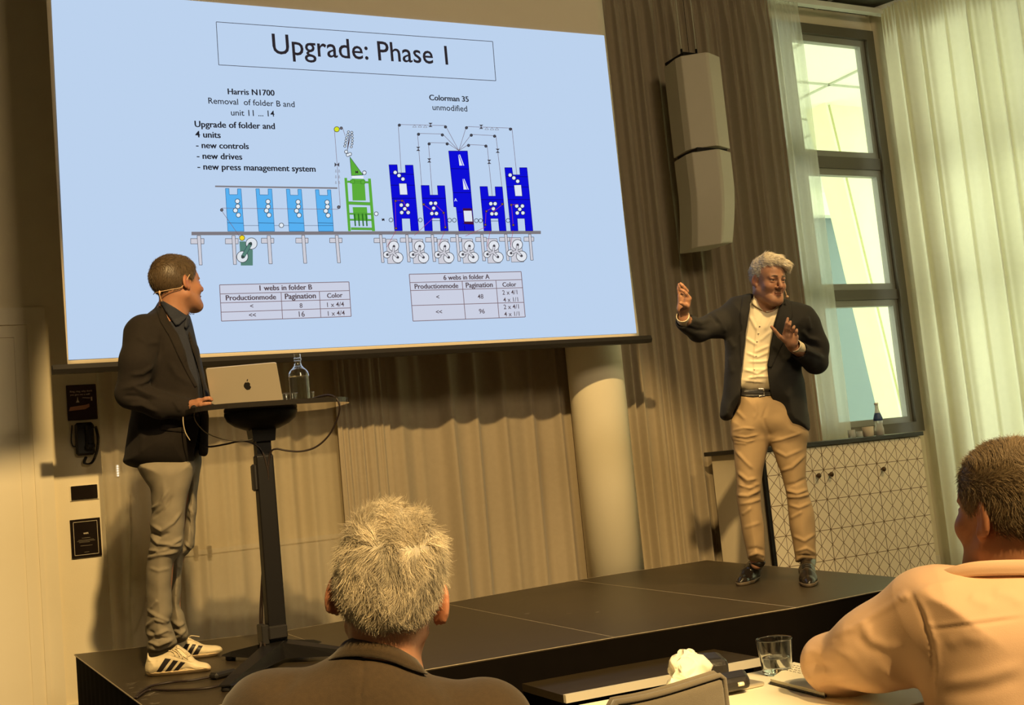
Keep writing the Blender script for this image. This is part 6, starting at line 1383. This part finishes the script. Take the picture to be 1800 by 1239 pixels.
# ---------------------------------------------------------------- seated man in the salmon shirt at the right edge
D4 = 1.95
K4 = lambda x, y, o=0.: J(x, y, D4 + o)
def H4(x, y): return (1380 + x / 2.483, 740 + y / 2.483)
hh4 = lambda *ps: [H4(*p) for p in ps]
s4 = toW(K4(1830, 1450)); per4 = thing('person', (s4[0], s4[1], 0), 'seated man with short brown hair and salmon shirt leaning on the table', 'person')
h4 = Head(K4(1786, 906), dirC(-.35, .935, -.02), UPC + dirC(.03, 0, 0), 1.0)
q = Sdf(); h4.build(q, neck=K4(1800, 1030, -.01), nr=(.064, .070))
q.chain([K4(1800, 1030, .02), K4(1820, 1180, .02), K4(1830, 1350), K4(1830, 1500)], [.06, .09, .10, .10], .05, kin=.06)
EL = J(1460, 1166, 2.10)
q.chain([K4(1640, 1100), EL, J(1550, 1280, 2.17)], [.05, .036, .03], .05, kin=.03); q.chain([K4(2000, 1110), K4(2060, 1280, .05), K4(1900, 1330, .30)], [.05, .042, .03], .05, kin=.03)
for hd, dx in ((J(1640, 1285, 2.22), 1), (K4(1860, 1335, .33), -1)):
    for f_ in range(4): q.chain([hd + dirC(dx * .0, -.03 + .02 * f_, 0), hd + dirC(dx * .05, -.033 + .022 * f_, .006), hd + dirC(dx * .085, -.033 + .022 * f_, -.01)], [.011, .0088, .007], .008)
    q.cap(hd - dirC(dx * .07, 0, 0), hd, .026, .024); q.chain([hd - dirC(dx * .03, .02, 0), hd + dirC(dx * .02, -.055, 0), hd + dirC(dx * .045, -.058, 0)], [.012, .01, .008], .008)
lo4, hi4 = bounds([K4(1400, 760), K4(2110, 1560)], .06); lo4[1] = D4 - .30; hi4[1] = D4 + .50
o_b4 = flesh('body', q, .004, lo4, hi4, m_skin, per4, rel=2, tint=lambda V: h4.skin_tint(V, (.92, .72, .58), .6)); o_b4['label'] = 'cheek, ear and neck'
h4.eyes(o_b4)
m_hair4 = mat('ash_brown_hair', (.25, .18, .10), .5, attr='tint', noise=.12)
hv4 = cap_hair(h4, 'hair', o_b4, m_hair4, .007, -.075, res=.004, tint=.6, fz=.06)
R_, N_ = hair_roots(hv4, 21000, 41); L_ = h4.loc(toC(R_)); r_ = np.random.default_rng(51)
t_ = np.clip((L_[:, 2] - .035) / .075, 0, 1); t_ = t_ * t_ * (3 - 2 * t_)
fl_ = np.stack([-.25 * np.tanh(L_[:, 0] * 30) * (1 - t_) + .8 * t_, -.45 + .75 * t_, -.85 + .8 * t_], 1) + .5 * np.stack([np.sin(L_[:, 1] * 60 + L_[:, 2] * 30), np.sin(L_[:, 2] * 70), np.sin(L_[:, 0] * 60)], 1)
fw = (fl_ @ h4.A.T) @ ROT.T
strands('hair_strands', R_, tang(fw, N_, .30) + r_.normal(size=N_.shape) * .14, .016, .00042, m_hair4, hv4, .12, .3, 42, shade=(.9, 1.6))
m_salm = mat('salmon_cotton', (.80, .52, .315), .75, noise=.03, bump=.06, bscale=500, sheen=.1)
tors = [(1640, 1008), (1650, 1004), (1700, 996), (1800, 990), (1900, 1002), (1985, 1050), (2050, 1130), (2075, 1300), (2070, 1600), (1640, 1600), (1628, 1300), (1620, 1180), (1606, 1090), (1600, 1050), (1612, 1024)]
q = Sdf().infl(tors, D4, .15, .16, k=.02, smooth=3)
q.chain([K4(1628, 1090, .0), J(1540, 1138, 2.01), EL], [.082, .066, .050], .05, kin=.04).chain([EL, J(1550, 1280, 2.17)], [.050, .045], .02)
q.chain([K4(2000, 1110), K4(2060, 1280, .05), K4(1920, 1328, .26)], [.075, .06, .045], .05, kin=.03)
q.half(K4(1830, 1560), -UPC, .02); q.half((0, 0, 0), (0, 0, -1), .001) if False else None
sl = [(hh4((55, 1020), (110, 1000), (180, 1010)), 0.0031, 8), (hh4((65, 1080), (130, 1055), (210, 1080)), -0.0025, 8), (hh4((80, 1130), (170, 1100), (270, 1110)), 0.0031, 9), (hh4((130, 960), (190, 990), (300, 1040)), 0.0025, 9), (hh4((545, 745), (590, 830), (615, 900), (635, 960), (645, 1060), (640, 1160), (650, 1260)), -0.0022, 5), (hh4((565, 745), (612, 830), (638, 905), (662, 970), (670, 1060), (662, 1160), (672, 1260)), 0.0019, 6), (hh4((620, 912), (800, 890), (1043, 857)), -0.0019, 4.5), (hh4((620, 902), (800, 878), (1043, 845)), 0.0012, 6), (hh4((330, 900), (380, 960), (440, 985), (520, 985)), 0.0028, 10), (hh4((310, 930), (370, 990), (450, 1010)), -0.0019, 10), (hh4((210, 930), (300, 905), (380, 850), (480, 790), (540, 755)), 0.0025, 7), (hh4((500, 780), (520, 760), (545, 775)), 0.0025, 8), (hh4((340, 870), (350, 900), (380, 915)), 0.0019, 9), (hh4((205, 935), (215, 960)), -0.0037, 7), (hh4((120, 1150), (200, 1135), (330, 1160)), 0.0037, 8), (hh4((400, 1050), (470, 1130), (580, 1180)), 0.0025, 10), (hh4((680, 1150), (850, 1120), (1043, 1060)), 0.0025, 12), (hh4((690, 1200), (900, 1170), (1043, 1120)), -0.0019, 12), (hh4((700, 980), (780, 940), (900, 960)), 0.0025, 14), (hh4((560, 760), (640, 720), (760, 700)), 0.0025, 8), (hh4((800, 760), (850, 790), (900, 800)), 0.0025, 10), (hh4((900, 740), (980, 760), (1043, 800)), 0.0025, 10)] + [(hh4((612 + 2 * k, 880 + 28 * k), (650 + 2 * k, 892 + 28 * k)), 0.0015, 4.5) for k in range(10)]
o_s4 = flesh('shirt', q, .0033, lo4, hi4, m_salm, per4, lines=sl, rip=(.0016, 26, 15))
collar_band('collar', [(1649, 1004), (1700, 989), (1760, 984), (1830, 984), (1900, 991), (1965, 1010)], [(1646, 1022), (1700, 1014), (1760, 1011), (1830, 1012), (1900, 1021), (1975, 1040)], D4 + .0, 1808, .166, .172, .52, m_salm, o_s4, bulge=.003)
fwd4 = h4.A[:, 1] @ ROT.T; seated_legs(per4, (s4[0], s4[1], 0), fwd4)
chair((s4[0], s4[1], 0), math.atan2(-fwd4[0], fwd4[1]), 'dark chair at the right edge, under the man in the salmon shirt', .74)
p = atD(1180, 1208, 1.75); az = math.radians(102 - 90); od = np.array((-math.sin(az), -math.cos(az))); th_ = math.atan2(od[0], -od[1])
chair((p[0] - od[0] * .25, p[1] - od[1] * .25, 0), th_, 'empty grey upholstered chair with piped back in the bottom foreground', p[2] + .005, .016, .20)
